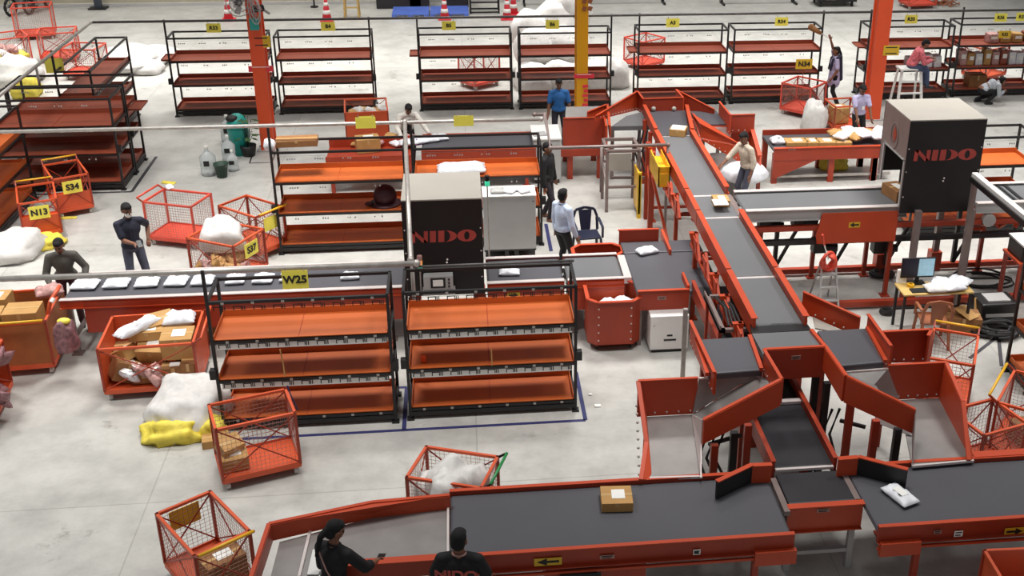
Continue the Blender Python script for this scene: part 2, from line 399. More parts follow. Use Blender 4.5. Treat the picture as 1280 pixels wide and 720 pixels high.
MB().box(c.x-.1, c.x+.1, c.y-.06, c.y+.03, c.z-.13, c.z+.13).build('enclosure', TEAL, t, bevel=.01); MB().tube([(c.x, c.y-.02, c.z+.13), (c.x, c.y, c.z+.35)], .015).build('conduit', BLK, t)
x = P(127, 8); t = thing('wall_stanchion', 'dark steel post standing against the cream back wall at left', 'post', (x.x, 42.3, 0))
MB().box(x.x-.11, x.x+.11, 42.2, 42.42, 0, 6).build('shaft', mat('slate_paint', (74, 82, 94), .5), t); MB().box(x.x-.3, x.x+.3, 42.05, 42.5, 0, .05).build('foot', BLK, t)
# ================================================================== RACKS
RW, RD = 2.38, .74
def tray_mb(x0, x1, y0, y1, z, lip=.1):
    m = MB().box(x0, x1, y0, y1, z-.012, z).box(x0, x1, y1-.012, y1, z, z+lip).box(x0, x0+.012, y0, y1-.012, z, z+lip*.7).box(x1-.012, x1, y0, y1-.012, z, z+lip*.7).box(x0, x1, y0, y0+.01, z-.03, z+.012)
    return m
def faint_mb(z, w, seed):
    mb = MB(); r = random.Random(seed)
    mb.box(.05, w-.05, -.005, -.003, z+.002, z+.005)
    for i in range(4):
        for k in range(4):
            if r.random() < .75: x = .28+.5*i+.045*k; mb.box(x-.013, x+.013, -.006, -.003, z-.07-.01*r.random(), z-.045)
        mb.box(.33+.5*i, .333+.5*i, -.005, -.003, z-.05, z+.004)
    return mb
def marks_mb(z, w, seed, y=-.006):
    mb = MB(); r = random.Random(seed); n = 9
    mb.box(.05, w-.05, y+.001, y+.004, z-.014, z-.011)
    for i in range(n):
        x = .14+(w-.28)*i/(n-1)
        mb.box(x-.07, x+.035, y, y+.004, z-.025, z-.012)
        for k in (-.07, .03, .05, .075): mb.box(x+k, x+k+.013, y, y+.004, z-.075, z-.012)
    return mb
def rack(label, x, y, rz=0, tr=ORG, group=None, strips=True, ledge=False, post_left=True, post_right=True, w=RW, tiers=(.2, .83, 1.45), d=RD):
    t = thing('sorting_rack', label, 'rack', (0, 0, 0), 0, group); H = 2.04; p = .042
    for i, (px, py) in enumerate(((0, 0), (w, 0), (0, d), (w, d))):
        tall = 2.5 if (i == 0 and post_left) or (i == 1 and post_right) else H
        MB().box(px-p/2, px+p/2, py-p/2, py+p/2, .03, tall).box(px-.05, px+.05, py-.05, py+.05, 0, .03).build('post', BLK, t)
    MB().box(0, w, -.02, .02, H-.04, H).box(0, w, d-.02, d+.02, H-.04, H).box(-.02, .02, 0, d, H-.04, H).box(w-.02, w+.02, 0, d, H-.04, H).build('top_frame', BLK, t)
    MB().box(0, w, -.018, .018, .06, .13).box(0, w, d-.018, d+.018, .06, .13).box(-.018, .018, 0, d, .08, .13).box(w-.018, w+.018, 0, d, .08, .13).build('base_frame', BLK, t)
    for k, z in enumerate(tiers):
        b = MB().box(0, w, -.02, .02, z-.055, z-.012).box(0, w, d-.02, d+.02, z-.055, z-.012).box(-.018, .018, 0, d, z-.055, z-.012).box(w-.018, w+.018, 0, d, z-.055, z-.012)
        b.build('shelf_beam', BLK, t)
        q = tray_mb(.022, w-.022, -.012, d-.02, z).build('tray', tr, t)
        MB().box(w*.48, w*.48+.008, 0, d-.03, z, z+.006).build('seam', REDD, q)
    if strips:
        for z in tiers[1:]:
            q = MB().box(.05, w-.05, -.004, 0, z-.15, z-.055).build('label_strip', PAPER, t); marks_mb(z-.055, w, int(z*100)).build('label_print', INK, q)
    if strips: marks_mb(H-.07, w, 5).build('label_print', INK, t)
    else:
        for z in [H-.03]+list(tiers[1:]): faint_mb(z-.06, w, int(z*90)).build('label_print', GREYM, t)
    cb = MB()
    for z in (list(tiers)+[H] if strips else []):
        for i in range(6): xx = .2+(w-.4)*i/5; cb.box(xx-.02, xx+.02, -.03, -.018, z-.045, z-.015)
    if strips: cb.build('label_clip_row', GALV, t)
    bb = MB().box(w+.0, w+.09, -.05, .05, .86, 1.0).box(-.09, 0, -.05, .05, .86, 1.0); bb.build('side_buffer', BLK, t)
    if ledge: tray_mb(-.24, -.02, .12, d-.1, tiers[2], .03).build('side_ledge', tr, t)
    t.location = (x, y, 0); t.rotation_euler = (0, 0, rz); WORLD[t.name] = MX.Translation(V((x, y, 0))) @ MX.Rotation(rz, 4, 'Z')
    return t
G1 = 'sorting racks of the front row'
W1 = rack('front black sorting rack with bright orange trays under the yellow W25 sign', -3.52, 14.2, group=G1, post_right=False)
W2 = rack('front black sorting rack with orange trays right of the W25 rack', -.93, 14.25, group=G1, post_left=False, post_right=False)
G2 = 'sorting racks of the middle row'
M1 = rack('middle-row rack with orange top tray, a dark helmet-shaped bag on its second tray', -3.53, 20.27, group=G2, strips=False, post_right=False)
M2 = copy_tree(M1, (-.99, 20.27, 0), label='middle-row rack standing behind the left black scanner cabinet', group=G2)
G3 = 'sorting racks along the back'
B1 = rack('back-row rack left of the left red column, under a yellow R33 sign', -7.3, 29.18, tr=BRICK, group=G3, strips=False, ledge=True, post_right=False)
B3 = copy_tree(B1, (-1.12, 29.2, 0), label='back-row rack under the yellow B5 sign, an empty cart behind it', group=G3)
B5 = copy_tree(B1, (4.6, 29.2, 0), label='back-row rack under the yellow A3 sign, right of the yellow column', group=G3)
B7 = copy_tree(B1, (10.87, 29.28, 0), label='back-row rack behind the right red column, person on a ladder before it', group=G3)
B2 = rack('back-row rack right of the left red column, under a yellow B4 sign', -4.7, 29.18, tr=BRICK, group=G3, strips=False, post_left=False)
B4 = copy_tree(B2, (1.48, 29.15, 0), label='back-row rack behind the yellow column, white sacks seen through it', group=G3)
B6 = copy_tree(B2, (7.16, 29.22, 0), label='back-row rack under the yellow R34 sign, the reaching woman at its right end', group=G3)
B8 = copy_tree(B1, (13.5, 29.42, 0), label='back-row rack at the far right, filled with packets on its shelves', group=G3)
G4 = 'sorting racks at the left'
L1 = rack('left brick-red rack standing nearest behind the two signed orange carts', -9.7, 23.98, tr=BRICK, group=G4, strips=False, post_left=False, post_right=False, d=.95)
L2 = rack('left brick-red rack standing back to back behind the one with the two carts', -9.7, 25.05, tr=BRICK, group=G4, strips=False, ledge=False, post_left=False, post_right=False, d=.84)
tray_mb(-7.3, -7.02, 25.1, 25.7, 1.45, .03).build('side_ledge', BRICK, L2)
L3 = rack('left rack turned sideways beyond the double rack, yellow sign hanging at it', -9.05, 29.4, -PI/2, tr=BRICK, group=G4, strips=False, post_left=False, post_right=True, w=3.2)
xl = P(6, 240)
L4 = rack('rack turned sideways at the left edge of the view, orange top tray', -9.45-.3, 23.6, -PI/2, tr=ORG, group=G4, strips=False, post_left=False, post_right=False, w=2.6)
R9 = rack('black rack with an orange tray standing at the right behind the right scanner cabinet', 8.7, 20.05, tr=ORG, group='racks at the right', strips=False, post_left=False)
R10 = rack('black rack with orange trays cut off by the right edge, beside the black cables', 8.3, 14.0, tr=ORG, group='racks at the right', strips=True, post_left=True, post_right=False)
# yellow rack signs hanging from the pipe rails
def sign(txt, px, py, Y, w=.34, h=.27, label=None, m=YEL):
    c = PY(px, py, Y); t = thing('rack_sign', label, 'sign', c-V((0, 0, h/2)), 0, 'yellow rack signs')
    MB().box(c.x-w/2, c.x+w/2, c.y-.004, c.y+.002, c.z-h/2, c.z+h/2).build('plate', m, t)
    hk = MB()
    for i in (-.35, .35): hk.tube([(c.x+i*w, c.y, c.z+h/2-.02), (c.x+i*w, c.y, c.z+h/2+.05)], .006, 5)
    hk.build('hanging_wire', GALV, t)
    if txt: lettering(txt, h*.56, c-V((0, .008, 0)), (1, 0, 0), (0, 0, 1), INK, t, 'lettering', .035, 1.0)
    return t
sign('W25', 369, 349.5, 14.14, label='yellow W25 sign hanging from the front pipe rail')
for s_, x_, y_ in (('R33', 267, 35), ('B4', 410, 33), ('B5', 561, 32), ('B6', 690.5, 30.5), ('A3', 841, 28.5), ('R34', 977, 27), ('R35', 1139, 24), ('R36', 1251, 22), ('R37', 1278, 21)):
    sign(s_, x_, y_, 29.12, .35, .23, 'yellow %s sign hanging from the back pipe rail' % s_)
sign('', 457, 153.5, 20.2, .36, .21, 'blank yellow sign on the middle pipe rail above the red cart')
sign('', 579.5, 151, 20.2, .36, .2, 'blank yellow sign on the middle pipe rail behind the left scanner cabinet')
sign('', 68, 82, 26.6, .4, .34, 'yellow sign hanging from the slanting pipe rail at left')
sign('R32', 1256, 43, 29.0, .34, .2, 'small amber R32 sign on the rack filled with packets', YELO)
# pipe rails
def rail(label, pts, r, m, drops=(), name='pipe_rail'):
    t = thing(name, label, 'rail', pts[0]); MB().tube(pts, r, 8).build('pipe', m, t, True)
    j = MB()
    for p in pts: j.ell(p, r*1.35, 8)
    j.build('coupling', m, t, True)
    for a, b in drops: MB().tube([a, b], r*.8, 8).build('drop_pipe', m, t, True)
    return t
zr = 2.47
rail('long dark pipe rail running over the back row of racks', [(-9.0, 29.12, zr), (18.5, 29.12, zr)], .032, PIPED)
rail('slanting galvanised pipe rail running from the back rail to the left edge', [(-9.0, 29.1, zr), (-9.0, 20.9, zr)], .036, GALV, [((-9.0, 25, zr), (-9.0, 25, 2.0))])
rail('galvanised pipe rail over the middle row of racks', [(-11.5, 20.5, zr), (-1.15, 20.5, zr), (1.42, 20.5, zr)], .036, GALV)
rail('galvanised pipe rail over the front conveyor and the W25 rack', [(-7.4, 14.24, zr), (-.72, 14.24, zr)], .04, GALV)
rail('pale pipe rail joining the middle and front rails past the left scanner cabinet', [(-1.1, 20.45, zr+.03), (-.8, 14.3, zr+.03)], .036, GALV, [((-.83, 15.1, zr), (-.83, 15.1, 0))])
rail('thin dark pipe rail over the right-hand front rack', [(-.75, 14.24, 2.42), (1.4, 14.24, 2.42)], .018, PIPED)
t = thing('beam_rail', 'thick white square rail at the right running toward the viewer', 'rail', (8.36, 15, zr)); MB().beam((8.35, 16.9, zr), (8.37, 13.0, zr), .1, .1).build('rail_beam', WHITEM, t); MB().beam((8.29, 16.9, zr-.06), (8.31, 13.0, zr-.06), .03, .09).build('cable_channel', BLK, t); MB().box(8.33, 8.41, 16.85, 16.93, 0, zr-.05).build('drop_pipe', BROWNM, t)
a = P(675, 187, 1.5); b = P(836, 182, 1.5); cpt = P(669, 143, 2.1)
rail('galvanised hand rail in front of the far left chute, ending at the tall conveyor', [P(668, 143, 2.3), P(681, 143, 2.3), P(688, 185, 2.0), P(835, 181, 2.0)], .035, BROWNM, [(P(835, 181, 2.0), P(835, 181, 2.0)-V((0, 0, 1.9))), (P(752, 184, 2.0), P(752, 184, 2.0)-V((0, 0, .9)))], name='hand_rail')
# ================================================================== CONVEYORS
def arrow_mb(c, w, h, dirx=1, y=0):
    x, z = c.x, c.z; d = dirx; yy = c.y
    pts = [(x-d*w*.5, yy, z-h*.13), (x+d*w*.05, yy, z-h*.13), (x+d*w*.05, yy, z-h*.42), (x+d*w*.5, yy, z), (x+d*w*.05, yy, z+h*.42), (x+d*w*.05, yy, z+h*.13), (x-d*w*.5, yy, z+h*.13)]
    return MB().slab(pts, (0, -.003, 0))
def sticker(t, c, w, h, m=None, rows=2, arrow=0, name='label_plate'):
    m = m or WIRE
    s = MB().box(c.x-w/2, c.x+w/2, c.y-.004, c.y, c.z-h/2, c.z+h/2).build(name, m, t)
    if arrow: arrow_mb(c-V((0, .004, 0)), w*.8, h*1.1, arrow).build('arrow_mark', INK, s)
    elif rows:
        mb = MB()
        for i in range(rows):
            z = c.z+h*(.22-.44*i/max(1, rows-1)); mb.box(c.x-w*.38, c.x+w*.38*(1-.3*(i % 2)), c.y-.007, c.y-.004, z-h*.09, z+h*.09)
        mb.build('print_lines', INK, s)
    return s
CAT = 'conveyor'
def conveyor(label, x0, x1, y0, y1, z, along='x', legs=(), beltm=BELT, railm=RED, front_drop=.12, back_drop=.12, rail_up=.03, flange=.06, flm=None, name='belt_conveyor', rails=(1, 1), legm=None, frontm=None, rollers=True, th=.07, group=None):
    """rails: (front/left, back/right)"""
    t = thing(name, label, CAT, ((x0+x1)/2, (y0+y1)/2, 0), 0, group)
    b = MB()
    if along == 'x':
        prof = [(x0, z-th*.5), (x0+.02, z-.01), (x0+.04, z), (x1-.04, z), (x1-.02, z-.01), (x1, z-th*.5), (x1-.02, z-th+.01), (x1-.05, z-th), (x0+.05, z-th), (x0+.02, z-th+.01)]
        b.slab([(p[0], y0, p[1]) for p in prof], (0, y1-y0, 0))
    else:
        prof = [(y0, z-th*.5), (y0+.02, z-.01), (y0+.04, z), (y1-.04, z), (y1-.02, z-.01), (y1, z-th*.5), (y1-.02, z-th+.01), (y1-.05, z-th), (y0+.05, z-th), (y0+.02, z-th+.01)]
        b.slab([(x0, p[0], p[1]) for p in prof], (x1-x0, 0, 0))
    b.build('belt', beltm, t)
    for i, (on, drop) in enumerate(zip(rails, (front_drop, back_drop))):
        if not on: continue
        if along == 'x':
            ya, yb = (y0-.045, y0-.005) if i == 0 else (y1+.005, y1+.045)
            sg = -1 if i == 0 else 1
            s = MB().box(x0, x1, ya, yb, z-drop, z+rail_up).build('side_frame', (frontm or railm) if i == 0 else railm, t)
            y_ = y0-.025 if i == 0 else y1+.025
            MB().box(x0, x1, y_-flange/2, y_+flange/2, z+rail_up, z+rail_up+.012).build('top_flange', flm or railm, s)
            MB().box(x0, x1, min(ya, ya+sg*.05) if i == 0 else yb, ya if i == 0 else yb+.05, z-drop, z-drop+.012).build('bottom_flange', railm, s)
        else:
            xa, xb = (x0-.045, x0-.005) if i == 0 else (x1+.005, x1+.045)
            s = MB().box(xa, xb, y0, y1, z-drop, z+rail_up).build('side_frame', railm, t)
            x_ = (xa+xb)/2
            MB().box(x_-flange/2, x_+flange/2, y0, y1, z+rail_up, z+rail_up+.012).build('top_flange', flm or railm, s)
    for lx, ly in legs:
        MB().box(lx-.035, lx+.035, ly-.035, ly+.035, .02, z-max(.1, th)).box(lx-.08, lx+.08, ly-.08, ly+.08, 0, .02).build('leg', legm or railm, t)
    return t
zc = .95
yc0, yc1 = 16.65, 17.55
# left parcel line through the scanner cabinet
A = conveyor('long dark belt conveyor at left carrying a row of white mailers', -6.3, -1.06, yc0, yc1, zc, legs=[(-6.2, yc0+.05), (-6.2, yc1-.05), (-3.6, yc0+.05), (-3.6, yc1-.05), (-1.3, yc0+.05), (-1.3, yc1-.05)], beltm=BELTM, front_drop=.1, flm=ALU, legm=BROWNM, flange=.09)
MB().box(-5.95, -1.06, yc0-.07, yc0-.046, .42, .94).build('skirt_panel', REDD, A)
MB().beam((-6.2, yc0+.05, .3), (-6.2, yc1-.05, .3), .05).build('leg_tie', BROWNM, A)
B_ = conveyor('dark belt conveyor just right of the left scanner cabinet with one white mailer', .26, 1.5, yc0, yc1, zc, legs=[(.4, yc0+.05), (.4, yc1-.05), (1.4, yc0+.05), (1.4, yc1-.05)], beltm=BELTM, front_drop=.1, flm=ALU, legm=BROWNM, flange=.09)
MB().box(.26, 1.5, yc0-.07, yc0-.046, .4, .94).build('skirt_panel', REDD, B_)
sticker(B_, PY(642, 369, yc0-.072), .2, .1, YELO, arrow=1)
Cc = conveyor('short grey belt conveyor between the single mailer and the corner belt', 1.56, 2.48, yc0, yc1, zc, legs=[(1.65, yc0+.05), (2.35, yc0+.05), (1.65, yc1-.05), (2.35, yc1-.05)], beltm=BELT, front_drop=.1, flm=ALU, legm=BROWNM, flange=.08)
MB().box(1.56, 2.48, yc0-.07, yc0-.046, .45, .94).build('skirt_panel', RED, Cc)
# corner belt under the tall conveyor
xt0, xt1 = 2.62, 3.4
T = thing('transfer_conveyor', 'corner transfer belt by the tall conveyor with a small white mailer on it', CAT, (3.0, 17.4, 0))
yt0, yt1 = 16.08, 18.13
MB().box(xt0, xt1+.6, 17.65, yt1, .88, .95).build('belt', BELTM, T, bevel=.02); MB().box(xt0, xt1+.6, yt0+.03, 17.62, .88, .95).build('belt', BELTM, T, bevel=.02)
MB().box(xt0-.13, xt0-.01, yc0, yc1, .86, .965).build('roller_plate', ALU, T)
q = MB().box(xt0-.02, xt1-.1, yt1+.0, yt1+.03, .75, 1.16).build('back_board', REDD, T); MB().box(xt0-.04, xt1-.1, yt1-.01, yt1+.04, 1.16, 1.175).build('top_flange', RED, q)
q = MB().box(xt0, xt1+.05, yt0-.03, yt0, .66, 1.0).build('front_board', REDD, T); MB().box(xt0, xt1+.05, yt0-.05, yt0+.01, 1.0, 1.012).build('top_flange', RED, q)
sticker(T, V(((xt0+xt1)/2, yt0-.031, .87)), .14, .06)
MB().box(xt1+.02, xt1+.06, yt0, yt0+.5, .9, 1.06).box(xt1-.02, xt1+.02, 17.5, 18.4, .9, 1.05).build('side_guard', RED, T)
for lx in (xt0+.05, xt1):
    for ly in (yt0+.06, yt1-.05): MB().box(lx-.035, lx+.035, ly-.035, ly+.035, 0, .86).build('leg', BROWNM, T)
# ------------------------------------------------------------------ tall spine conveyor
zs = 1.7
sx0, sx1 = 3.83, 4.5
ya = [P(905, 412, zs).y, P(930, 346, zs).y, P(905, 271, zs).y, P(880, 244, zs).y, P(860, 169, zs).y, P(845, 138, zs).y]
GS = 'sections of the tall grey belt line'
names = ['near section of the tall grey belt conveyor, above the metal chutes', 'tall grey belt section between the white seam and the cross conveyor', 'short grey section of the tall belt where the cross conveyor joins', 'long far section of the tall grey belt conveyor', 'farthest dark section of the tall belt conveyor with a white-topped box on it']
for i in range(4):
    y0, y1 = ya[i]+.02, ya[i+1]-.02
    far = i == 2
    lg = [] if far else [(x_, y_) for x_ in (sx0-.12, sx1+.12) for y_ in (y0+.35, y1-.35)]
    t = conveyor(names[i], sx0, sx1, y0, y1, zs, 'y', lg, BELT if i < 4 else BELTM, RED, .16, .16, .13, .09, rails=(1, 0 if far else 1), group=GS)
    w = MB().box(sx0, sx1, y1-.03, y1+.03, zs-.05, zs-.005).build('seam_bar', ALU, t)
    if not far:
        tr = MB()
        for xx in (sx0-.12, sx1+.12):
            tr.beam((xx, y0+.05, zs-.45), (xx, y1-.05, zs-.45), .06)
            n = max(2, int((y1-y0)/.6))
            for k in range(n):
                a, b = y0+(y1-y0)*k/n+.05, y0+(y1-y0)*(k+1)/n-.05
                tr.beam((xx, a, zs-.45), (xx, (a+b)/2, zs-.13), .045); tr.beam((xx, (a+b)/2, zs-.13), (xx, b, zs-.45), .045)
                tr.slab([(xx-.05, a, zs-.12), (xx-.05, a+.28, zs-.12), (xx-.05, a+.02, zs-.42)], (-.02, 0, 0))
        tr.build('truss', RED, t)
        cb = MB()
        for y_ in (y0+.35, y1-.35): cb.beam((sx0-.12, y_, .3), (sx1+.12, y_, .3), .05).beam((sx0-.12, y_, zs-.5), (sx1+.12, y_, zs-.5), .06)
        cb.build('cross_tie', REDD, t)
        for y_ in (y0+.35, y1-.35):
            MB().slab([(sx0-.24, y_-.04, zs-.1), (sx0-.1, y_-.04, zs-.1), (sx0-.1, y_-.04, zs-.6)], (0, .08, 0)).build('bracket', RED, t)
    else:
        MB().box(sx1, sx1+.1, y0, y1, zs-.07, zs+.005).build('edge_plate', BROWNM, t)
t = thing('belt_conveyor', names[4], CAT, (4.1, 23, 0), 0, GS)
zf = 1.3
n0, n1 = P(826, 170, zs), P(870, 170, zs); f0, f1 = P(806, 138, zf), P(856, 138, zf); n0.x, n1.x = sx0, sx1
MB().slab([n0, n1, f1, f0], (0, 0, -.07)).build('belt', BELTM, t)
for a, b, k in ((n0, f0, -.03), (n1, f1, .03)):
    a, b = a+V((k, 0, .04)), b+V((k, 0, .04)); b = a+(b-a)*.94
    s_ = MB().beam(a, b, .04, .24).build('side_frame', RED, t); MB().beam(a+V((0, 0, .125)), b+V((0, 0, .125)), .08, .014).build('top_flange', RED, s_)
for f_ in (.15, .6):
    for a, b, k in ((n0, f0, -.1), (n1, f1, .1)):
        p = a+(b-a)*f_+V((k, 0, 0)); MB().box(p.x-.04, p.x+.04, p.y-.04, p.y+.04, 0, p.z).build('leg', REDD, t)
# lower dark line beneath the tall one
lx0, lx1 = 3.56, 4.28
y_end, y_in = 11.15, 16.2
t = conveyor('dark lower belt running beneath the tall conveyor toward the main sorting belt', lx0, lx1, y_end, y_in, .98, 'y', [(lx0-.1, 12.4), (lx1+.1, 12.4), (lx0-.1, 14.6), (lx1+.1, 14.6)], BELTD, REDD, .14, .14, .1, .06)
MB().box(lx0, lx1, y_end-.03, y_end+.01, .95, .985).build('end_bar', ALU, t); MB().box(lx0, lx1, 12.55, 12.63, .99, 1.03).build('roller_bar', ALU, t)
# drive tray hung on the tall line's left side
a = P(884, 368, 1.5); b = P(911, 412, 1.5)
t = thing('cable_tray', 'grey steel cable tray slung along the left side of the tall conveyor near its end', 'cable tray', (a.x, b.y, 0))
MB().box(a.x-.05, a.x+.03, b.y, a.y, 1.45, 1.5).box(a.x-.05, a.x-.03, b.y, a.y, 1.45, 1.56).box(a.x-.05, a.x+.4, b.y, b.y+.06, 1.45, 1.5).box(a.x-.05, a.x+.4, a.y-.06, a.y, 1.45, 1.5).build('tray', BROWNM, t)
MB().box(a.x-.04, a.x-.0, b.y+.1, b.y+.16, 0, 1.45).box(a.x-.04, a.x-.0, a.y-.16, a.y-.1, 0, 1.45).build('post', REDD, t)
mb = MB()
for k in range(4): mb.tube([(a.x+.1+.05*k, b.y+.1, 1.5+.02*k), (a.x+.14+.04*k, (a.y+b.y)/2, 1.56), (a.x+.1+.05*k, a.y-.1, 1.5)], .018, 6)
mb.build('cable_bundle', RUBBER, t)
# ------------------------------------------------------------------ splitter heads with chutes (near and far)
def wall(mb_t, pts, m, nm, th=.03, rim=True):          # an upright sheet: top edge points and drops
    top = [V(p) for p, d in pts]; bot = [V(p)-V((0, 0, d)) for p, d in pts]
    poly = top+bot[::-1]
    w = MB().slab(poly, th).build(nm, m, mb_t)
    if rim:
        r = MB()
        for a, b in zip(top, top[1:]): r.beam(a+V((0, 0, .006)), b+V((0, 0, .006)), .045, .014)
        r.build('rim', RED, w)
    bl = MB()
    for a, b in zip(bot, bot[1:]):
        n = max(2, int((b-a).length/.13))
        for k in range(n):
            p = a+(b-a)*((k+.5)/n)+V((0, 0, .05)); bl.ell(p, .014, 6)
    bl.build('bolt_row', CASTER, w)
    return w
S = thing('sorting_junction', 'near splitter head at the end of the tall conveyor, red board with two grey belts', 'sorting junction', (4.1, 12.8, 0))
bl = [P(873, 424, zs), P(937, 420, zs), P(952, 462, zs), P(886, 467, zs)]
br = [P(1021, 413, zs), P(1083, 410, zs), P(1106, 452, zs), P(1050, 457, zs)]
MB().slab(bl, (0, 0, -.1)).build('belt', BELTM, S, bevel=.02)
MB().slab(br, (0, 0, -.1)).build('belt', BELTM, S, bevel=.02)
MB().slab([P(940, 417, zs), P(1018, 413, zs), P(1035, 440, zs), P(954, 443, zs)], (0, 0, -.08)).build('belt', BELT, S)
MB().slab([P(938, 405, zs), P(1008, 403, zs), P(1014, 412, zs), P(940, 417, zs)], (0, 0, -.06)).build('roller_bar', BLK, S)
for a, b in ((P(937, 420, zs+.02), P(952, 462, zs+.02)), (P(1014, 413, zs+.02), P(1036, 440, zs+.02)), (P(870, 424, zs+.02), P(884, 468, zs+.02)), (P(1084, 410, zs+.02), P(1107, 452, zs+.02))):
    MB().beam(a, b, .05, .05).build('belt_edge', RED, S)
zb = 1.95
bL, bR = P(955, 437, zb), P(1032, 433, zb)
w = wall(S, [(bL, .43), (bR, .43)], REDD, 'barrier_board', -.03)
sticker(S, PY(995, 447, bL.y-.04), .12, .06)
wL, wR = P(977, 474, zb-.06), P(1058, 470, zb-.06)
wall(S, [(bL, .3), (wL, .34)], RED, 'wing_board'); wall(S, [(bR, .3), (wR, .36)], RED, 'wing_board', -.03)
MB().slab([P(862, 402, zs+.05), P(875, 424, zs+.05), P(889, 468, zs+.05)], (0, 0, -.34)) if 0 else None
wall(S, [(P(863, 401, zs+.12), .32), (P(893, 466, zs+.12), .32)], RED, 'side_board')
wall(S, [(P(1085, 393, zs+.2), .3), (P(1114, 433, zs+.2), .36)], RED, 'side_board')
gl = P(1004, 365, zs+.22); gm = P(1075, 397, zs+.1)
wall(S, [(gl, .32), (gm, .3)], RED, 'rear_guide')
MB().slab([P(1016, 396, zs-.1), P(1050, 412, zs-.1), P(1040, 414, zs-.1), P(1019, 410, zs-.1)], (0, 0, -.02)).build('deck_plate', CREAM, S)
wall(S, [(P(1104, 415, zs+.1), .48), (P(1165, 412, zs+.1), .5)], REDD, 'outer_board')
wall(S, [(P(1165, 412, zs+.1), .5), (P(1160, 420, zs+.1), .5)], REDD, 'outer_board')
for p in (P(880, 450, 1.5), P(950, 440, 1.5), P(1030, 430, 1.5), P(1110, 440, 1.5), P(1160, 425, 1.5)):
    MB().box(p.x-.04, p.x+.04, p.y-.04, p.y+.04, 0, 1.55).build('leg', REDD, S)
p = P(857, 390, 1.55); MB().box(p.x-.03, p.x+.03, p.y-.03, p.y+.03, 0, 1.6).build('leg', GALV, S)
mb = MB()
for x_, y_ in ((1020, 468), (1034, 478)):
    p = P(x_, y_, 1.5); mb.box(p.x-.04, p.x+.04, p.y-.04, p.y+.04, 0, 1.5)
    for k in range(10): mb.box(p.x-.045, p.x+.045, p.y-.012, p.y+.012, .2+k*.12, .23+k*.12)
mb.build('slotted_upright', BLK, S)
def chute(label, side, back_l, back_r, back_drop, wing, guide, gdrops, pan, side_front, name='sorting_chute', group=None, legs=(), pan_z=(1.12, .97)):
    pass
def chute_near(label, mirror):
    s = -1 if not mirror else 1
    if not mirror:
        bl_, br_ = P(798, 478, 1.62), P(872, 471, 1.62)
    else:
        bl_, br_ = P(1112, 459, 1.62), P(1181, 451, 1.62)
    Yb = (bl_.y+br_.y)/2
    t = thing('sorting_chute', label, 'chute', ((bl_.x+br_.x)/2, Yb-.4, 0), 0, 'red chutes with sheet steel pans')
    A_, B2_ = V((bl_.x, Yb, 1.62)), V((br_.x, Yb, 1.62))
    if not mirror: pan = [PY(806, 521, Yb-.01), PY(866, 518, Yb-.01)]
    else: pan = [PY(1124, 500, Yb-.01), PY(1176, 497, Yb-.01)]
    zb_ = (pan[0].z+pan[1].z)/2
    drop = 1.62-zb_
    wall(t, [(A_, drop), (B2_, drop)], RED, 'back_board')
    if not mirror: f0, f1 = P(812, 598, 1.0), P(878, 596, 1.0)
    else: f0, f1 = P(1140, 583, 1.0), P(1217, 576, 1.0)
    MB().slab([V((pan[0].x, Yb-.01, zb_)), V((pan[1].x, Yb-.01, zb_)), f1, f0], (0, 0, -.02)).build('chute_pan', STEEL, t)
    MB().beam(f0, f1, .03, .03).build('pan_lip', ALU, t)
    if not mirror:
        o0 = V((bl_.x, Yb, 1.62)); o1 = PX(808, 553, bl_.x+.02); o2 = P(801, 600, 1.02); bt = P(812, 598, .98)
        MB().slab([o0, o1, o2, bt, V((pan[0].x, Yb, zb_))], .03).build('outer_board', RED, t)
        mb = MB()
        for k in range(9): p = o0+(o2-o0)*((k+1)/10); mb.ell(p+V((-.015, -.01, -.22+.02*k)), .02, 6)
        mb.build('bolt_row', CASTER, t)
        MB().beam(o0, o1, .05, .03).beam(o1, o2, .05, .03).build('rim', RED, t)
    else:
        o0 = V((br_.x, Yb, 1.62)); o1 = P(1204, 502, 1.5); o2 = P(1211, 575, 1.03)
        MB().slab([o0, o1, o2, f1, V((pan[1].x, Yb, zb_))], -.03).build('outer_board', RED, t)
        MB().beam(o0, o1, .05, .03).beam(o1, o2, .05, .03).build('rim', RED, t)
    # slide from the belt edge and diagonal guide
    if not mirror:
        q = [P(874, 473, 1.6), P(946, 468, 1.6), PY(866, 517, Yb-.05)]
        g0, g1 = wL, P(879, 525, 1.5)
        inn = [P(946, 469, 1.6), P(972, 478, 1.5), P(900, 540, 1.2), PY(864, 519, Yb-.05)]
        gd0, gd1 = .36, .33
    else:
        q = [P(1058, 465, 1.6), P(1110, 461, 1.6), PY(1124, 498, Yb-.05), P(1090, 484, 1.45)]
        g0, g1 = wR, P(1144, 512, 1.5)
        inn = [P(1058, 466, 1.6), P(1095, 482, 1.5), P(1140, 545, 1.05), P(1100, 530, 1.15)]
        gd0, gd1 = .36, .33
    MB().slab(q, .02).build('slide_plate', STEEL, t)
    MB().slab(inn, .02).build('trough_plate', STEEL, t)
    MB().beam(q[0], q[1], .03, .02).build('slide_lip', ALU, t)
    wall(t, [(g0, gd0), (g1, gd1)], RED, 'guide_board', .03 if not mirror else -.03)
    if not mirror:
        a_ = g1; MB().slab([g1-V((0, 0, .33)), g1, PY(866, 518, Yb-.05), P(877, 597, 1.03)], .015).build('guide_cheek', ALU, t)
        lp = [(P(893, 560, 1.1), 1.15), (P(935, 535, 1.25), 1.3), (P(918, 540, 1.2), 1.2)]
    else:
        MB().slab([g1-V((0, 0, .33)), g1, P(1140, 580, 1.03)], .015).build('guide_cheek', BROWNM, t)
        lp = [(P(1063, 508, 1.35), 1.4), (P(1095, 525, 1.25), 1.25), (P(1122, 540, 1.15), 1.2)]
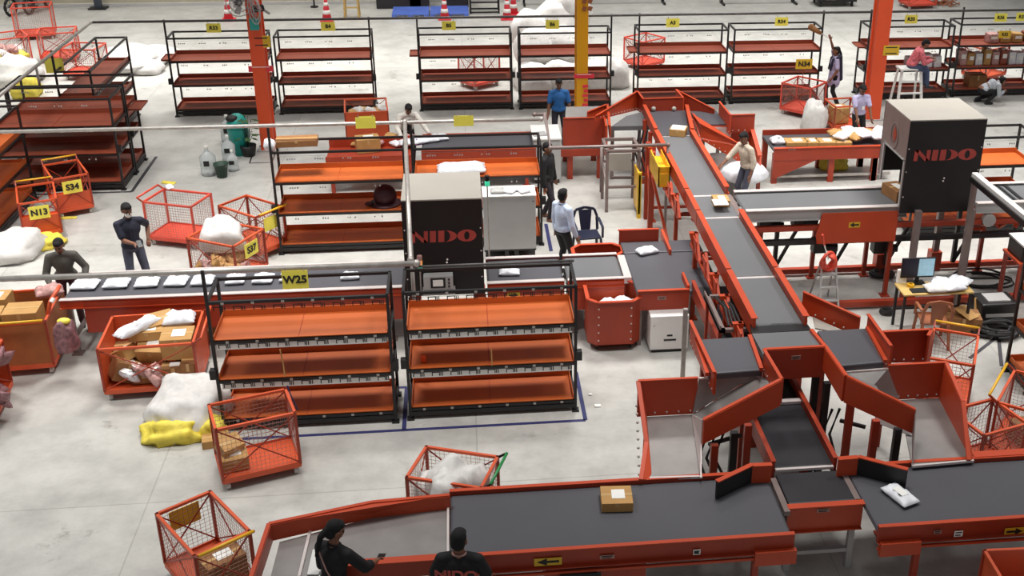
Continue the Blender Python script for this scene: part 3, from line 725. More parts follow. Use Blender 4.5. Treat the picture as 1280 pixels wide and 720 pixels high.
    for i, (p, h) in enumerate(lp):
        MB().box(p.x-.045, p.x+.045, p.y-.035, p.y+.035, 0, h).build('leg', REDD if i < 2 else BLK, t)
    mb = MB(); p, r = lp[0][0], lp[1][0]
    mb.beam((p.x, p.y+.3, .95), (r.x, r.y+.3, .95), .04).beam((p.x, p.y, .5), (r.x, r.y, .5), .04); mb.build('leg_tie', BLK, t)
    mb = MB()
    for k in range(3): mb.tube([(p.x+.1*k*(-s), p.y+.35, 1.1), (p.x+.1*k*(-s)-.12, p.y+.3, .75), (p.x+.12*k*(-s), p.y+.35, .4), (p.x+.3*(-s), p.y+.4, .1)], .02, 6)
    mb.build('hanging_cable', RUBBER, t)
    return t
chute_near('near left red chute with a sheet steel pan beside the bare floor', False)
chute_near('near right red chute with a sheet steel pan beside the wire carts', True)
# far head
F = thing('sorting_junction', 'far splitter head beyond the tall conveyor, red boards around two grey belts', 'sorting junction', (4.3, 26, 0))
MB().slab([P(764, 158, zf), P(812, 157, zf), P(802, 140, zf), P(783, 145, zf)][::-1], (0, 0, -.1)).build('belt', BELT, F)
MB().slab([P(877, 156, zf), P(908, 155, zf), P(896, 139, zf), P(862, 139, zf)][::-1], (0, 0, -.1)).build('belt', BELTM, F)
q1, q2 = P(804, 124, zf+.3), P(854, 122, zf+.3)
wall(F, [(q1, .36), (q2, .36)], REDD, 'barrier_board')
mb = MB()
for x_ in (817, 842.5): mb.ell(PY(x_, 136, q1.y-.05), .055, 10)
mb.build('guide_roller', CREAM, F, True)
wall(F, [(P(797, 114, zf+.35), .45), (q1, .36)], REDD, 'wing_board'); wall(F, [(P(745, 145, zf+.25), .1), (P(797, 114, zf+.35), .45)], RED, 'rear_guide')
wall(F, [(P(735, 140, zf+.2), .2), (P(760, 130, zf+.2), .35)], RED, 'side_board'); wall(F, [(P(759, 130, zf+.2), .3), (P(762, 157, zf+.2), .3)], RED, 'side_board')
wall(F, [(P(845, 112, zf+.4), .5), (P(893, 137, zf+.1), .2)], REDD, 'rear_guide'); wall(F, [(P(845, 112, zf+.4), .5), (q2, .36)], RED, 'wing_board')
wall(F, [(P(899, 127, zf+.3), .4), (P(913, 144, zf+.3), .45)], RED, 'side_board'); wall(F, [(P(913, 144, zf+.25), .4), (P(944, 143, zf+.25), .4)], REDD, 'outer_board')
MB().slab([P(864, 138, zf-.05), P(868, 134, zf), P(893, 137, zf), P(896, 139, zf-.05)], (0, 0, -.02)).build('deck_plate', CARD, F)
for x_, y_ in ((766, 160), (808, 160), (880, 158), (906, 157), (800, 142), (900, 142)):
    p = P(x_, y_, zf-.1); MB().box(p.x-.035, p.x+.035, p.y-.0, p.y+.07, 0, zf-.1).build('leg', BROWNM, F)
mb = MB()
for z_ in (.5, 1.1): mb.beam((P(766, 160, 1.6).x, P(766, 160, 1.6).y, z_), (P(808, 160, 1.6).x, P(808, 160, 1.6).y, z_), .05)
mb.build('leg_tie', BROWNM, F)
mb = MB(); p = P(800, 160, 1.6)
for k in range(4): mb.tube([(p.x+.08*k, p.y, 1.55), (p.x+.08*k-.1, p.y-.05, 1.1), (p.x+.08*k+.05, p.y, .6)], .02, 6)
mb.build('hanging_cable', RUBBER, F)
# far right chute
K = thing('sorting_chute', 'far right red chute behind the man in the beige shirt', 'chute', (5.7, 23, 0), 0, 'red chutes with sheet steel pans')
zk = zf-.05; Yk = P(905, 158, zk).y
wall(K, [(P(880, 159, zk), .3), (V((P(939, 157, zk).x, Yk, zk)), .62)], RED, 'back_board')
MB().slab([P(880, 160, zk), P(916, 158, zk), PY(913, 173, Yk-.05)], .02).build('slide_plate', ALU, K)
wall(K, [(P(866, 142, zf+.2), .3), (P(876, 155, zf+.15), .34), (P(932, 184, 1.05), .4)], RED, 'guide_board')
o0 = V((P(939, 157, zk).x, Yk, zk)); o1 = P(950, 195, .9); o2 = P(949, 226, .45)
MB().slab([o0, o1, o2, V((o0.x, o0.y, .62))], .03).build('outer_board', RED, K); MB().beam(o0, o1, .09, .03).build('rim', RED, K)
MB().slab([V((P(880, 160, 1.3).x+.2, Yk-.05, .66)), V((o0.x, Yk-.05, .66)), V((o2.x, o2.y, .44)), V((o2.x-1.0, o2.y, .44))], (0, 0, -.02)).build('chute_pan', STEEL, K)
for dx, dy in ((0, .05), (-.85, .05), (0, .95), (-.6, .95)): MB().box(o2.x+dx-.04, o2.x+dx+.03, o2.y+dy-.04, o2.y+dy+.03, 0, .44).build('leg', REDD, K)
# far left chute: its outer board faces the viewer
K2 = thing('sorting_chute', 'far left red chute showing its plain outer board beside the white desk', 'chute', (1.9, 23.3, 0), 0, 'red chutes with sheet steel pans')
a, b = P(704, 148, 1.4), P(755, 145, 1.4)
wall(K2, [(a, .7), (V((b.x, a.y, 1.4)), .7)], REDD, 'outer_board')
wall(K2, [(V((b.x, a.y, 1.4)), .7), (P(758, 158, 1.5), .75)], RED, 'side_board')
MB().slab([V((a.x, a.y+.05, .8)), V((b.x, a.y+.05, .8)), V((b.x+.2, a.y+1.5, 1.2)), V((a.x+.2, a.y+1.5, 1.2))], (0, 0, -.02)).build('chute_pan', STEEL, K2)
MB().box(a.x-.25, b.x+.15, a.y-.1, a.y+.1, .55, .7).build('apron', REDD, K2)
for dx in (.15, b.x-a.x-.1): MB().box(a.x+dx-.06, a.x+dx+.06, a.y-.06, a.y+.06, 0, .7).box(a.x+dx-.06, a.x+dx+.06, a.y+1.1, a.y+1.2, 0, .8).build('leg', REDD, K2)
# ------------------------------------------------------------------ cross conveyor with the right scanner cabinet
y40, y41 = 17.5, 18.35
GC = 'sections of the right cross conveyor'
D = conveyor('grey cross conveyor joining the tall line from the right, red arrow board on its side', 4.66, 7.5, y40, y41, zs, legs=[(5.2, y41), (6.2, y41), (7.2, y41), (7.3, y40)], railm=GREYM, flm=ALU, legm=REDD, flange=.11, front_drop=.16, group=GC)
c0 = PY(1025, 265, y40-.1); c1 = PY(1118, 307, y40-.1)
MB().slab([(c0.x+.05, y40-.1, 1.66), (c1.x, y40-.1, 1.66), (c1.x, y40-.1, 1.1), (c0.x, y40-.1, 1.1), (c0.x-.03, y40-.1, 1.25)], (0, .03, 0)).build('skirt_board', RED, D)
sticker(D, PY(1068, 281, y40-.105), .2, .1, YELO, arrow=-1)
mb = MB().beam((4.8, y40-.02, 1.38), (12, y40-.02, 1.38), .09).beam((4.8, y41, 1.3), (12, y41, 1.3), .09)
mb.build('long_beam', REDD, D); MB().beam((4.8, y40-.02, 1.12), (12, y40-.02, 1.12), .09).beam((4.8, y41, .75), (12, y41, .75), .06).build('long_beam', BLK, D)
MB().beam((4.9, y41+.1, .1), (12, y41+.1, .1), .1, .1).build('floor_beam', REDD, D); MB().beam((5.3, 17.05, .1), (12, 17.05, .1), .1, .1).build('floor_beam', REDD, D)
mb = MB()
for x_ in (5.5, 6.6, 7.6, 8.9, 10): mb.beam((x_, y41, .2), (x_, y41, 1.3), .07).beam((x_, y41, .2), (x_+.35, y41, .95), .05)
mb.build('stay', BLK, D)
mb = MB()
for x_, z_ in ((5.1, 1.0), (5.7, 1.05), (6.1, .55), (7.2, .5)): mb.obox((x_, y40+.3, z_+.35), (.22, .2, .24)).tube([(x_+.1, y40+.2, z_+.35), (x_+.3, y40+.15, z_+.35)], .07, 10)
mb.build('gear_motor', BLK, D)
D2 = conveyor('grey cross conveyor continuing right of the right scanner cabinet', 8.75, 12.5, y40, y41, zs, legs=[(9.4, y41), (11, y41)], railm=GREYM, flm=ALU, legm=REDD, flange=.11, front_drop=.14, group=GC)
MB().box(9.62, 9.68, y40-.02, y41+.02, zs, zs+.02).box(9.5, 9.54, y40-.02, y41+.02, zs, zs+.02).build('belt_joint', BLK, D2)
mb = MB()
for k in range(9):
    x_ = 8.9+k*.24; mb.obox((x_, y40+.1+.05*(k % 3), 1.2+.05*(k % 2)), (.2, .08, .05), .3*k, .2*k)
mb.build('drive_parts', COLR, D2)
MB().tube([(9.0, y40-.02, 1.42), (9.0, y40-.1, 1.42)], .12, 16).build('pulley', GREYM, D2)
def scanner(label, x0, x1, y0, y1, z0, z1, topm, posts, full_side=False, group='black scanner cabinets'):
    t = thing('scanner_cabinet', label, 'cabinet', ((x0+x1)/2, (y0+y1)/2, 0), 0, group)
    MB().box(x0, x1, y0, y1, z1-.02, z1).build('roof_plate', topm, t)
    MB().box(x0, x1, y0, y0+.02, z0, z1-.02).build('front_panel', BLKP, t)
    MB().box(x0, x1, y1-.02, y1, z0+.35, z1-.02).build('rear_panel', BLKP, t)
    for xx in (x0, x1-.02):
        s = MB().slab([(xx, y0+.02, z1-.02), (xx, y1-.02, z1-.02), (xx, y1-.02, z0+.3), (xx, y1-.14, z0+.3), (xx, y1-.14, z0+.92), (xx, y0+.06, z0+.92), (xx, y0+.06, z0), (xx, y0+.02, z0)], (.02, 0, 0)).build('side_panel', BROWNM, t)
        xo = xx-.004 if xx == x0 else xx+.024
        rg = MB()
        yc = (y0+y1)/2
        rg.tube([(xo, yc+.16*math.cos(a*PI/12), z0+1.2+.22*math.sin(a*PI/12)) for a in range(25)], .012, 5, False)
        rg.build('embossed_ring', BROWNM, s)
        MB().slab([(xo, yc-.09, z0+1.22), (xo, yc, z0+1.36), (xo, yc+.09, z0+1.22), (xo, yc, z0+1.08)], .006).build('emblem', REDD, s)
        MB().box(xx-.005, xx+.025, y1-.18, y1-.12, z0+.25, z0+.95).box(xx-.005, xx+.025, y0+.05, y0+.1, z0+.1, z0+.95).box(xx-.005, xx+.025, y0+.05, y1-.12, z0+.92, z0+.96).build('opening_frame', GREYM, s)
    for px, py in posts:
        MB().box(px-.05, px+.05, py-.05, py+.05, .35, z0+.1).build('post', BROWNM, t); MB().box(px-.1, px+.1, py-.1, py+.1, 0, .38).build('post_foot', REDD, t)
    bl = MB()
    for zz in (z0+.3, z0+.75, z1-.5):
        for xx in (x0+.03, x1-.03): bl.ell((xx, y0-.002, zz), .013, 6)
    bl.build('screw', ALU, t)
    MB().ell(((x0+x1)/2+.05, y0-.002, z0+.62), .018, 8).ell(((x0+x1)/2+.04, y0-.002, z0+.57), .018, 8).build('lock', ALU, t)
    # lettering: heavy N I D O
    zl, h = z1-.62, .19
    L = x0+.1*(x1-x0); Wd = (x1-x0)*.82; u = Wd/4.1
    ang = .12
    def sk(x, z): return (x+ang*(z-zl)*.3, y0-.006, z)
    def poly(pts): return MB().slab([sk(*p) for p in pts], (0, .006, 0))
    b_, tp = zl-h/2, zl+h/2
    n = MB()
    def ad(pts): 
        q = poly(pts); n.add(q.v, q.f)
    ad([(L, b_), (L+.25*u, b_), (L+.25*u, tp), (L, tp)]); ad([(L+.0*u, tp), (L+.3*u, tp), (L+1.05*u, b_), (L+.72*u, b_)]); ad([(L+.8*u, b_), (L+1.05*u, b_), (L+1.05*u, tp), (L+.8*u, tp)])
    ad([(L+1.18*u, b_), (L+1.55*u, b_), (L+1.55*u, tp), (L+1.18*u, tp)])
    ad([(L+1.7*u, b_), (L+2.08*u, b_), (L+2.08*u, tp), (L+1.7*u, tp)])
    K_ = 16
    out = [(L+2.15*u+.72*u*math.sin(PI*k/K_), zl+h/2*math.cos(PI*k/K_)) for k in range(K_+1)]; inn = [(L+2.15*u+.3*u*math.sin(PI*k/K_), zl+h/2*math.cos(PI*k/K_)) for k in range(K_+1)]
    for k in range(K_): ad([out[k], out[k+1], inn[k+1], inn[k]] if 0 < k < K_-1 else ([out[k], out[k+1], inn[k+1]] if k == 0 else [out[k], out[k+1], inn[k]]))
    cx_ = L+3.5*u
    for k in range(2*K_):
        a0, a1 = PI*k/K_, PI*(k+1)/K_
        ad([(cx_+.6*u*math.cos(a0), zl+h/2*1.06*math.sin(a0)), (cx_+.6*u*math.cos(a1), zl+h/2*1.06*math.sin(a1)), (cx_+.17*u*math.cos(a1), zl+h*.38*math.sin(a1)), (cx_+.17*u*math.cos(a0), zl+h*.38*math.sin(a0))])
    n.build('lettering', LOGO, t)
    return t
N1 = scanner('left black scanner cabinet with a grey roof straddling the mailer conveyor', -1.02, .21, 16.5, 17.68, .86, 2.5, CREAM, [(-.95, 17.75), (.14, 17.75)])
N2 = scanner('right black scanner cabinet with a pale roof straddling the cross conveyor', 7.32, 8.65, 17.35, 18.55, 1.64, 3.3, CREAM, [(7.55, 18.5), (8.6, 18.5), (7.6, 17.2), (8.55, 17.2)])
c = PY(548, 353, 16.35)
t = N1
hs = MB().box(c.x-.23, c.x+.23, c.y-.03, c.y+.12, c.z-.12, c.z+.12).box(c.x-.25, c.x+.26, c.y-.06, c.y+.12, c.z-.19, c.z-.12).build('control_panel', GREYM, t, bevel=.01)
MB().box(c.x-.12, c.x+.11, c.y-.036, c.y-.03, c.z-.08, c.z+.09).build('screen_bezel', BLK, hs); MB().box(c.x-.085, c.x+.075, c.y-.04, c.y-.036, c.z-.05, c.z+.06).build('screen', PAPER, hs)
mb = MB()
for k in range(3): mb.tube([(c.x+.165, c.y-.045, c.z+.06-.06*k), (c.x+.165, c.y-.03, c.z+.06-.06*k)], .016, 8)
mb.build('button', BLK, hs)
def stack(px, py, Y, h, mats, label, base_z):
    c = PY(px, py, Y); t = thing('signal_light', label, 'signal light', (c.x, c.y, base_z)); MB().tube([(c.x, c.y, base_z), (c.x, c.y, c.z)], .012, 6).build('pole', GALV, t)
    for k, m in enumerate(mats): MB().lathe((c.x, c.y, c.z+k*h), [(.04, 0), (.042, .01), (.042, h-.01), (.04, h)], 12).build('lamp', m, t)
    return t
stack(525, 336, 16.42, .075, (LAMPG, LAMPO, PINKP), 'green and orange signal light on a pole before the left scanner cabinet', .98)
stack(609, 232, 18.3, .09, (LAMPG, BLK), 'small signal light with a green lamp behind the left scanner cabinet', 0)
# tall grey cabinet behind it
g0, g1 = P(606, 324), P(670, 319); yb = g0.y
t = thing('electrical_cabinet', 'tall grey electrical cabinet with a white top beside the left scanner cabinet', 'cabinet', ((g0.x+g1.x)/2, yb+.25, 0))
zt = PY(606, 247, yb).z
MB().box(g0.x, g1.x, yb, yb+.5, .18, zt).build('cabinet_body', GREYM, t, bevel=.01); MB().box(g0.x-.01, g1.x+.01, yb-.01, yb+.52, zt, zt+.02).build('cabinet_top', WHITEM, t)
mb = MB()
for dx in (.06, .42, .6, g1.x-g0.x-.06): mb.box(g0.x+dx-.04, g0.x+dx+.04, yb+.02, yb+.1, 0, .18)
mb.box(g0.x, g1.x, yb, yb+.5, .15, .18).build('plinth', BLK, t); MB().ell((g1.x-.05, yb-.005, zt-.1), .014, 8).build('lock', BLK, t)
# ------------------------------------------------------------------ main sorting belt at the bottom
ym0, ym1 = 9.93, 11.05
xL = P(562, 650, zc).x; xT0, xT1 = 3.55, 4.36
M_ = conveyor('main sorting belt, left part, carrying a square brown box with a white label', xL, xT0-.1, ym0, ym1, zc, legs=[(x_, y_) for x_ in (.1, 1.3, 3.05) for y_ in (ym0+.05, ym1-.05)], beltm=BELTM, railm=REDD, flm=RED, flange=.055, rail_up=.05, front_drop=.16, back_drop=.14, th=.09)
yy = ym0-.05
MB().box(xL, xT0-.1, yy-.03, yy, zc-.24, zc-.21).build('lower_flange', RED, M_)
sticker(M_, PY(685, 702, yy-.01), .3, .1, YELO, arrow=-1); sticker(M_, PY(759, 696, yy-.01), .16, .05); sticker(M_, PY(871, 690, yy-.01), .08, .07, PAPER, 3)
MB().box(3.0, xT0-.08, yy-.06, yy, zc-.3, zc-.12).build('end_guard', RED, M_)
x_ = P(770, 715, .75).x
MB().box(x_-.75, x_+.35, ym0-.03, ym0+.7, .35, .78).build('drive_box', REDD, M_); MB().obox((x_-.35, ym0+.1, .62), (.4, .3, .3)).tube([(x_-.6, ym0-.05, .62), (x_-.2, ym0-.05, .62)], .1, 12).build('gear_motor', BLK, M_)
M2_ = conveyor('main sorting belt, right part, carrying a tilted white mailer', xT1+.06, 9.5, ym0+.02, ym1+.02, zc, legs=[(x_, y_) for x_ in (4.95, 7.2) for y_ in (ym0+.08, ym1-.05)], beltm=BELTM, railm=REDD, flm=RED, flange=.055, rail_up=.05, front_drop=.16, back_drop=.14, th=.09)
MB().box(xT1+.06, 9.5, yy-.01, yy+.02, zc-.24, zc-.21).build('lower_flange', RED, M2_)
MB().box(xT1+.08, xT1+.55, yy-.05, yy+.02, zc-.3, zc-.13).build('end_guard', RED, M2_)
sticker(M2_, PY(1172, 665, yy+.01), .09, .05); sticker(M2_, PY(1198, 667, yy+.01), .1, .08, PAPER, 2); sticker(M2_, PY(1268, 664, yy+.01), .24, .1, YELO, arrow=1)
MB().beam((6.05, ym1+.1, 1.0), (9.5, ym1+.1, 1.0), .12, .04).build('rear_cap', RED, M2_)
TT = thing('transfer_conveyor', 'dark transfer belt at the bottom junction with a red front board on grey legs', CAT, (3.95, 10.8, 0))
MB().box(xT0, xT1, 10.5, 11.1, zc-.08, zc).build('belt', BELTD, TT, bevel=.02)
MB().box(xT0-.09, xT0-.02, 10.35, 11.0, zc-.05, zc+.01).build('roller_plate', BROWNM, TT); MB().box(xT1-.02, xT1+.05, 10.5, 11.05, zc-.05, zc+.008).build('roller_plate', BROWNM, TT)
q = MB().box(xT0-.02, xT1+.06, 10.42, 10.46, .62, .95).build('front_board', RED, TT); MB().box(xT0-.03, xT1+.07, 10.39, 10.48, .95, .965).build('top_flange', RED, q); MB().box(xT0-.02, xT1+.06, 10.38, 10.46, .61, .625).build('bottom_flange', RED, q)
sticker(TT, PY(1029, 638, 10.415), .15, .05)
for x_ in (xT0+.03, xT1-.02): MB().box(x_-.035, x_+.035, 10.46, 10.53, 0, .62).build('leg', GREYM, TT)
MB().beam((xT0, 10.5, .25), (xT1, 10.5, .25), .05).build('leg_tie', GREYM, TT); MB().box(xT0+.05, xT1-.05, 10.7, 11.0, .45, .75).build('drive_box', BLK, TT)
# deflector boards of the junction
def deflect(label, a, b, c):
    t = thing('deflector_arm', label, 'deflector', ((b.x+c.x)/2, (b.y+c.y)/2, zc))
    MB().beam((a.x, a.y, zc+.12), (b.x, b.y, zc+.12), .03, .24).build('mount_board', RED, t); MB().beam((b.x, b.y, zc+.13), (c.x, c.y, zc+.13), .03, .24).build('deflector_board', BLKP, t)
    MB().beam((a.x, a.y, zc+.245), (b.x, b.y, zc+.245), .07, .014).beam((b.x, b.y, zc+.255), (c.x, c.y, zc+.255), .06, .014).build('rim', RED, t)
deflect('left deflector board at the junction, black face over the main belt', P(965, 580, 1.2), P(940, 581, 1.2), P(896, 602, 1.2))
deflect('right deflector board at the junction, black face behind the tilted mailer', P(1048, 573, 1.2), P(1073, 571, 1.2), P(1135, 587, 1.2))
# end tray at the left of the main belt
E_ = thing('end_table', 'sheet steel end table with red guards at the left end of the main sorting belt', 'work table', (-1.3, 10.2, 0))
zt_ = .93
r0, r1, r2 = P(562, 619, 1.1), P(465, 628, 1.12), P(336, 655, 1.14)
fl = [V((xL-.02, ym0, zt_)), V((xL-.02, ym1, zt_)), V((r2.x+.1, r2.y-.05, zt_)), V((P(336, 720, zt_).x, 9.2, zt_)), V((P(375, 720, zt_).x+.15, 9.2, zt_)), V((P(390, 700, zt_).x+.1, ym0, zt_))]
MB().slab(fl, (0, 0, -.02)).build('table_top', STEEL, E_); MB().beam(P(388, 664, zt_)+V((0, 0, .012)), P(374, 722, zt_)+V((0, 0, .012)), .03, .024).build('plate_seam', ALU, E_)
wall(E_, [(r0, .17), (r1, .19), (r2, .21)], RED, 'rear_guard', .03)
e2 = P(316, 722, 1.14); e2 = V((r2.x-.02+(e2.x-r2.x), e2.y, 1.14))
wall(E_, [(r2, .21), (e2, .21)], REDD, 'side_guard', .03)
q = MB().box(P(455, 710, zc).x-.4, xL, ym0-.05, ym0, zc-.16, zc+.05).build('front_frame', REDD, E_); MB().box(P(455, 710, zc).x-.4, xL, ym0-.075, ym0+.025, zc+.05, zc+.062).build('top_flange', RED, q)
MB().box(xL-.03, xL-.005, ym0, ym1, zt_, zt_+.03).build('end_strip', ALU, E_)
for x_, y_ in ((xL-.2, ym0+.1), (xL-.2, ym1-.1), (r2.x+.2, 9.5), (r2.x+.25, r2.y-.15)): MB().box(x_-.035, x_+.035, y_-.035, y_+.035, 0, .91).build('leg', REDD, E_)
# parcel table at the far right
zt2 = .8
p0, p1 = P(972, 187, zt2), P(1105, 184, zt2); y_ = p0.y
t = thing('parcel_table', 'red parcel belt table holding a row of boxes before the woman in lavender', CAT, ((p0.x+p1.x)/2, y_+.4, 0))
xa, xb = P(968, 188, zt2).x, P(1106, 188, zt2).x+.3
yb_ = P(1000, 168, zt2).y
MB().box(xa, xb, y_, yb_, zt2-.05, zt2).build('belt', BELTM, t); MB().box(xa, xb, y_-.04, y_, zt2-.25, zt2+.03).build('side_frame', REDD, t); MB().box(xa, xb, yb_, yb_+.04, zt2-.1, zt2+.12).build('rear_guard', REDD, t)
MB().box(xa, xb, y_-.06, y_+.02, zt2+.03, zt2+.045).build('top_flange', RED, t)
MB().slab([(xa, y_-.03, zt2-.25), (xa+1.0, y_-.03, zt2-.25), (xa, y_-.03, zt2-.7)], (0, .03, 0)).build('gusset', REDD, t)
for x_ in (xa+.06, xa+1.35, xa+2.35, xb-.4): MB().box(x_-.06, x_+.06, y_, y_+.1, 0, zt2-.1).box(x_-.06, x_+.06, yb_-.1, yb_, 0, zt2-.1).build('leg', REDD, t)
MB().beam((xa, y_+.05, .15), (xb, y_+.05, .15), .05).build('leg_tie', GALV, t); sticker(t, PY(990, 186, y_-.045), .16, .06)
# table conveyor behind the middle racks
ya_ = P(560, 190, .85).y
t = conveyor('dark conveyor with red sides behind the middle racks, parcels at its left end', -.95, 1.5, ya_, ya_+1.05, .85, legs=[(-.8, ya_+.05), (1.3, ya_+.05), (-.8, ya_+.95), (1.3, ya_+.95)], beltm=BELTM, railm=REDD, front_drop=.3, rail_up=.04)
t = thing('work_table', 'red sorting table with mixed packets behind the middle racks, left of the dark conveyor', 'work table', (-2.1, ya_+.4, 0))
MB().box(-2.95, -1.15, ya_-.1, ya_+.7, .72, .78).build('table_top', REDD, t); MB().box(-2.95, -1.15, ya_-.14, ya_-.1, .5, .85).box(-2.95, -1.15, ya_+.7, ya_+.74, .5, 1.0).build('side_board', REDD, t)
for x_ in (-2.85, -1.25):
    for y2 in (ya_, ya_+.6): MB().box(x_-.04, x_+.04, y2-.04, y2+.04, 0, .72).build('leg', REDD, t)
# ================================================================== WIRE CARTS
CARTG = 'orange wire carts'
def cart(label, cx, cy, ang, L, W, H=.92, paint=None, handle=None, hside='x+', sign_=None, sside='y-', solid=(), mesh=True, braces=True, group=CARTG, base=.17, signm=None, sheetm=None):
    paint = paint or CART
    rz = math.radians(ang); t = thing('wire_cart', label, 'cart', (cx, cy, 0), 0, group)
    R = MX.Translation(V((cx, cy, 0))) @ MX.Rotation(rz, 4, 'Z')
    def out(mb, nm, m, par=t, **k):
        mb.v = [tuple(R @ V(v)) for v in mb.v]; return mb.build(nm, m, par, **k)
    hl, hw = L/2, W/2; p = .035
    out(MB().box(-hl, hl, -hw, hw, base-.015, base).box(-hl, hl, -hw-.015, -hw, base-.05, base+.03).box(-hl, hl, hw, hw+.015, base-.05, base+.03).box(-hl-.015, -hl, -hw, hw, base-.05, base+.03).box(hl, hl+.015, -hw, hw, base-.05, base+.03), 'base_tray', paint)
    for i in (-1, 1):
        for j in (-1, 1):
            out(MB().box(i*hl-p/2, i*hl+p/2, j*hw-p/2, j*hw+p/2, base, H), 'corner_post', REDD if paint is CART else paint)
            c = out(MB().box(i*(hl-.06)-.03, i*(hl-.06)+.03, j*(hw-.06)-.03, j*(hw-.06)+.03, .1, base-.015), 'caster', GREYM)
            out(MB().tube([(i*(hl-.06)-.025, j*(hw-.06), .055), (i*(hl-.06)+.025, j*(hw-.06), .055)], .055, 12), 'wheel', CASTER, c)
    out(MB().box(-hl, hl, -hw-p/2, -hw+p/2, H-p, H).box(-hl, hl, hw-p/2, hw+p/2, H-p, H).box(-hl-p/2, -hl+p/2, -hw, hw, H-p, H).box(hl-p/2, hl+p/2, -hw, hw, H-p, H), 'top_rail', paint)
    sides = {'y-': ((-hl, -hw), (hl, -hw)), 'y+': ((-hl, hw), (hl, hw)), 'x-': ((-hl, -hw), (-hl, hw)), 'x+': ((hl, -hw), (hl, hw))}
    for k, (a, b) in sides.items():
        a3 = lambda q, z: (q[0], q[1], z)
        if k in solid:
            out(MB().slab([a3(a, base), a3(b, base), a3(b, H-p), a3(a, H-p)], .012), 'side_sheet', sheetm or paint); continue
        if braces: out(MB().beam(a3(a, base+.02), a3(b, H-p), .014).beam(a3(b, base+.02), a3(a, H-p), .014), 'cross_brace', REDD)
        if mesh:
            w = MB(); l = (V(a)-V(b)).length if False else math.hypot(a[0]-b[0], a[1]-b[1]); n = max(8, int(l/.055)); mrows = 13
            for q in range(1, n):
                f = q/n; w.beam((a[0]+(b[0]-a[0])*f, a[1]+(b[1]-a[1])*f, base), (a[0]+(b[0]-a[0])*f, a[1]+(b[1]-a[1])*f, H-p), .0035)
            for q in range(1, mrows): z = base+(H-p-base)*q/mrows; w.beam(a3(a, z), a3(b, z), .0035)
            out(w, 'wire_mesh', WIRE)
    if handle:
        a, b = sides[hside]; d = V((a[0]+b[0], a[1]+b[1], 0)).normalized()*.12
        A, B = V((a[0], a[1], H+.06))+d, V((b[0], b[1], H+.06))+d
        q = out(MB().tube([A, B], .02, 8), 'push_handle', handle, smooth=True)
        out(MB().beam((a[0], a[1], H-.02), A, .025).beam((b[0], b[1], H-.02), B, .025), 'handle_arm', REDD if handle is not GRNH else BLK, q)
    if sign_ is not None:
        a, b = sides[sside]; mid = V(((a[0]+b[0])/2, (a[1]+b[1])/2, H-.22)); n = V((a[0]+b[0], a[1]+b[1], 0)).normalized(); xd = Z.cross(n)
        w = .36 if abs(a[0]-b[0])+abs(a[1]-b[1]) > .5 else .3
        c = mid+n*.03; q = [c-xd*w/2-V((0, 0, .13)), c+xd*w/2-V((0, 0, .13)), c+xd*w/2+V((0, 0, .13)), c-xd*w/2+V((0, 0, .13))]
        s = out(MB().slab(q, n*.008), 'sign_plate', signm or YEL)
        if sign_: lettering(sign_, .17, R @ (c+n*.016), R.to_3x3() @ xd, Z, INK, s, 'lettering', .035)
    t['_'] = 0; del t['_']
    return t, R
cN, RN = cart('orange cart with the yellow N13 sign, yellow handle at its back', -8.3, 21.8, 20, .66, 1.0, .82, handle=YELH, hside='y+', sign_='N13', solid=('y-',) if False else (), mesh=False)
cS, RS = cart('orange cart with the yellow S34 sign, standing behind the N13 cart', -8.1, 23.0, 27, .66, .98, .86, handle=YELH, hside='y+', sign_='S34', mesh=False)
for R_, l_ in ((RN, cN), (RS, cS)):
    mb = MB().box(-.32, .32, -.49, -.48, .17, .5); mb.v = [tuple(R_ @ V(v)) for v in mb.v]; mb.build('front_sheet', CART, l_)
cart('empty coral-red cart standing right of the man in the navy polo shirt', -5.5, 21.1, 70, .7, 1.0, .9, PINK, handle=PINK, hside='y+', braces=False)
ce, RE = cart('wire cart with a big white bag bulging over brown parcels, yellow S37 sign', -4.3, 19.32, -28, .98, .85, .88, sign_='S37', sside='x+')
cart('orange wire cart with a yellow handle behind the bag cart, beside the middle rack', -4.05, 20.55, -40, 1.0, .66, .9, handle=YELH, hside='x+', sign_='', sside='x+')
cg, RG = cart('large orange cart heaped with cartons and mailers before the left conveyor', -4.74, 15.72, 3, 1.32, 1.03, .88, handle=CART, hside='x+', solid=('y+', 'x-', 'x+'), mesh=False)
ch, RH = cart('orange cart with cardboard sides and yellow handle at the left edge', -6.98, 16.6, 5, 1.15, 1.15, .92, handle=YELH, hside='y-', solid=('y+', 'x-', 'x+', 'y-'), mesh=False, sheetm=mat('rust_cardboard', (158, 92, 48), .75, var=.12))
ci, RI = cart('orange cart of pink packets cut off by the left edge of the view', -7.35, 15.0, 6, 1.2, 1.05, .9, solid=('x-', 'y+'), mesh=False)
cj, RJ = cart('orange wire cart with two torn cartons in front of the W25 rack', -2.9, 13.2, 18, .99, .64, .96, sign_=None)
ck, RK = cart('orange wire cart nearest the viewer at lower left, carton inside, yellow handle', -3.1, 10.95, 35.7, .64, .98, .88, handle=YELH, hside='y-', sign_='', sside='y+', signm=YELO)
cq, RL_ = cart('orange wire cart of white cloth bags with a green handle behind the main belt', -.3, 11.72, -19.4, .93, .66, .9, handle=GRNH, hside='x+')
cm, RM = cart('orange cart of white mailers at the bottom right corner', 6.05, 9.15, -2, 1.05, .85, .85, solid=('y+', 'x-'), mesh=False)
cn1, RN1 = cart('tall orange wire cart behind the near right chute, yellow handle far side', 6.98, 13.95, -27, .64, .95, .95, handle=YELH, hside='y+')
cn2, RN2 = cart('orange wire cart behind the right part of the main belt, low corner frame', 6.72, 12.15, 17, .72, .66, .9, CART)
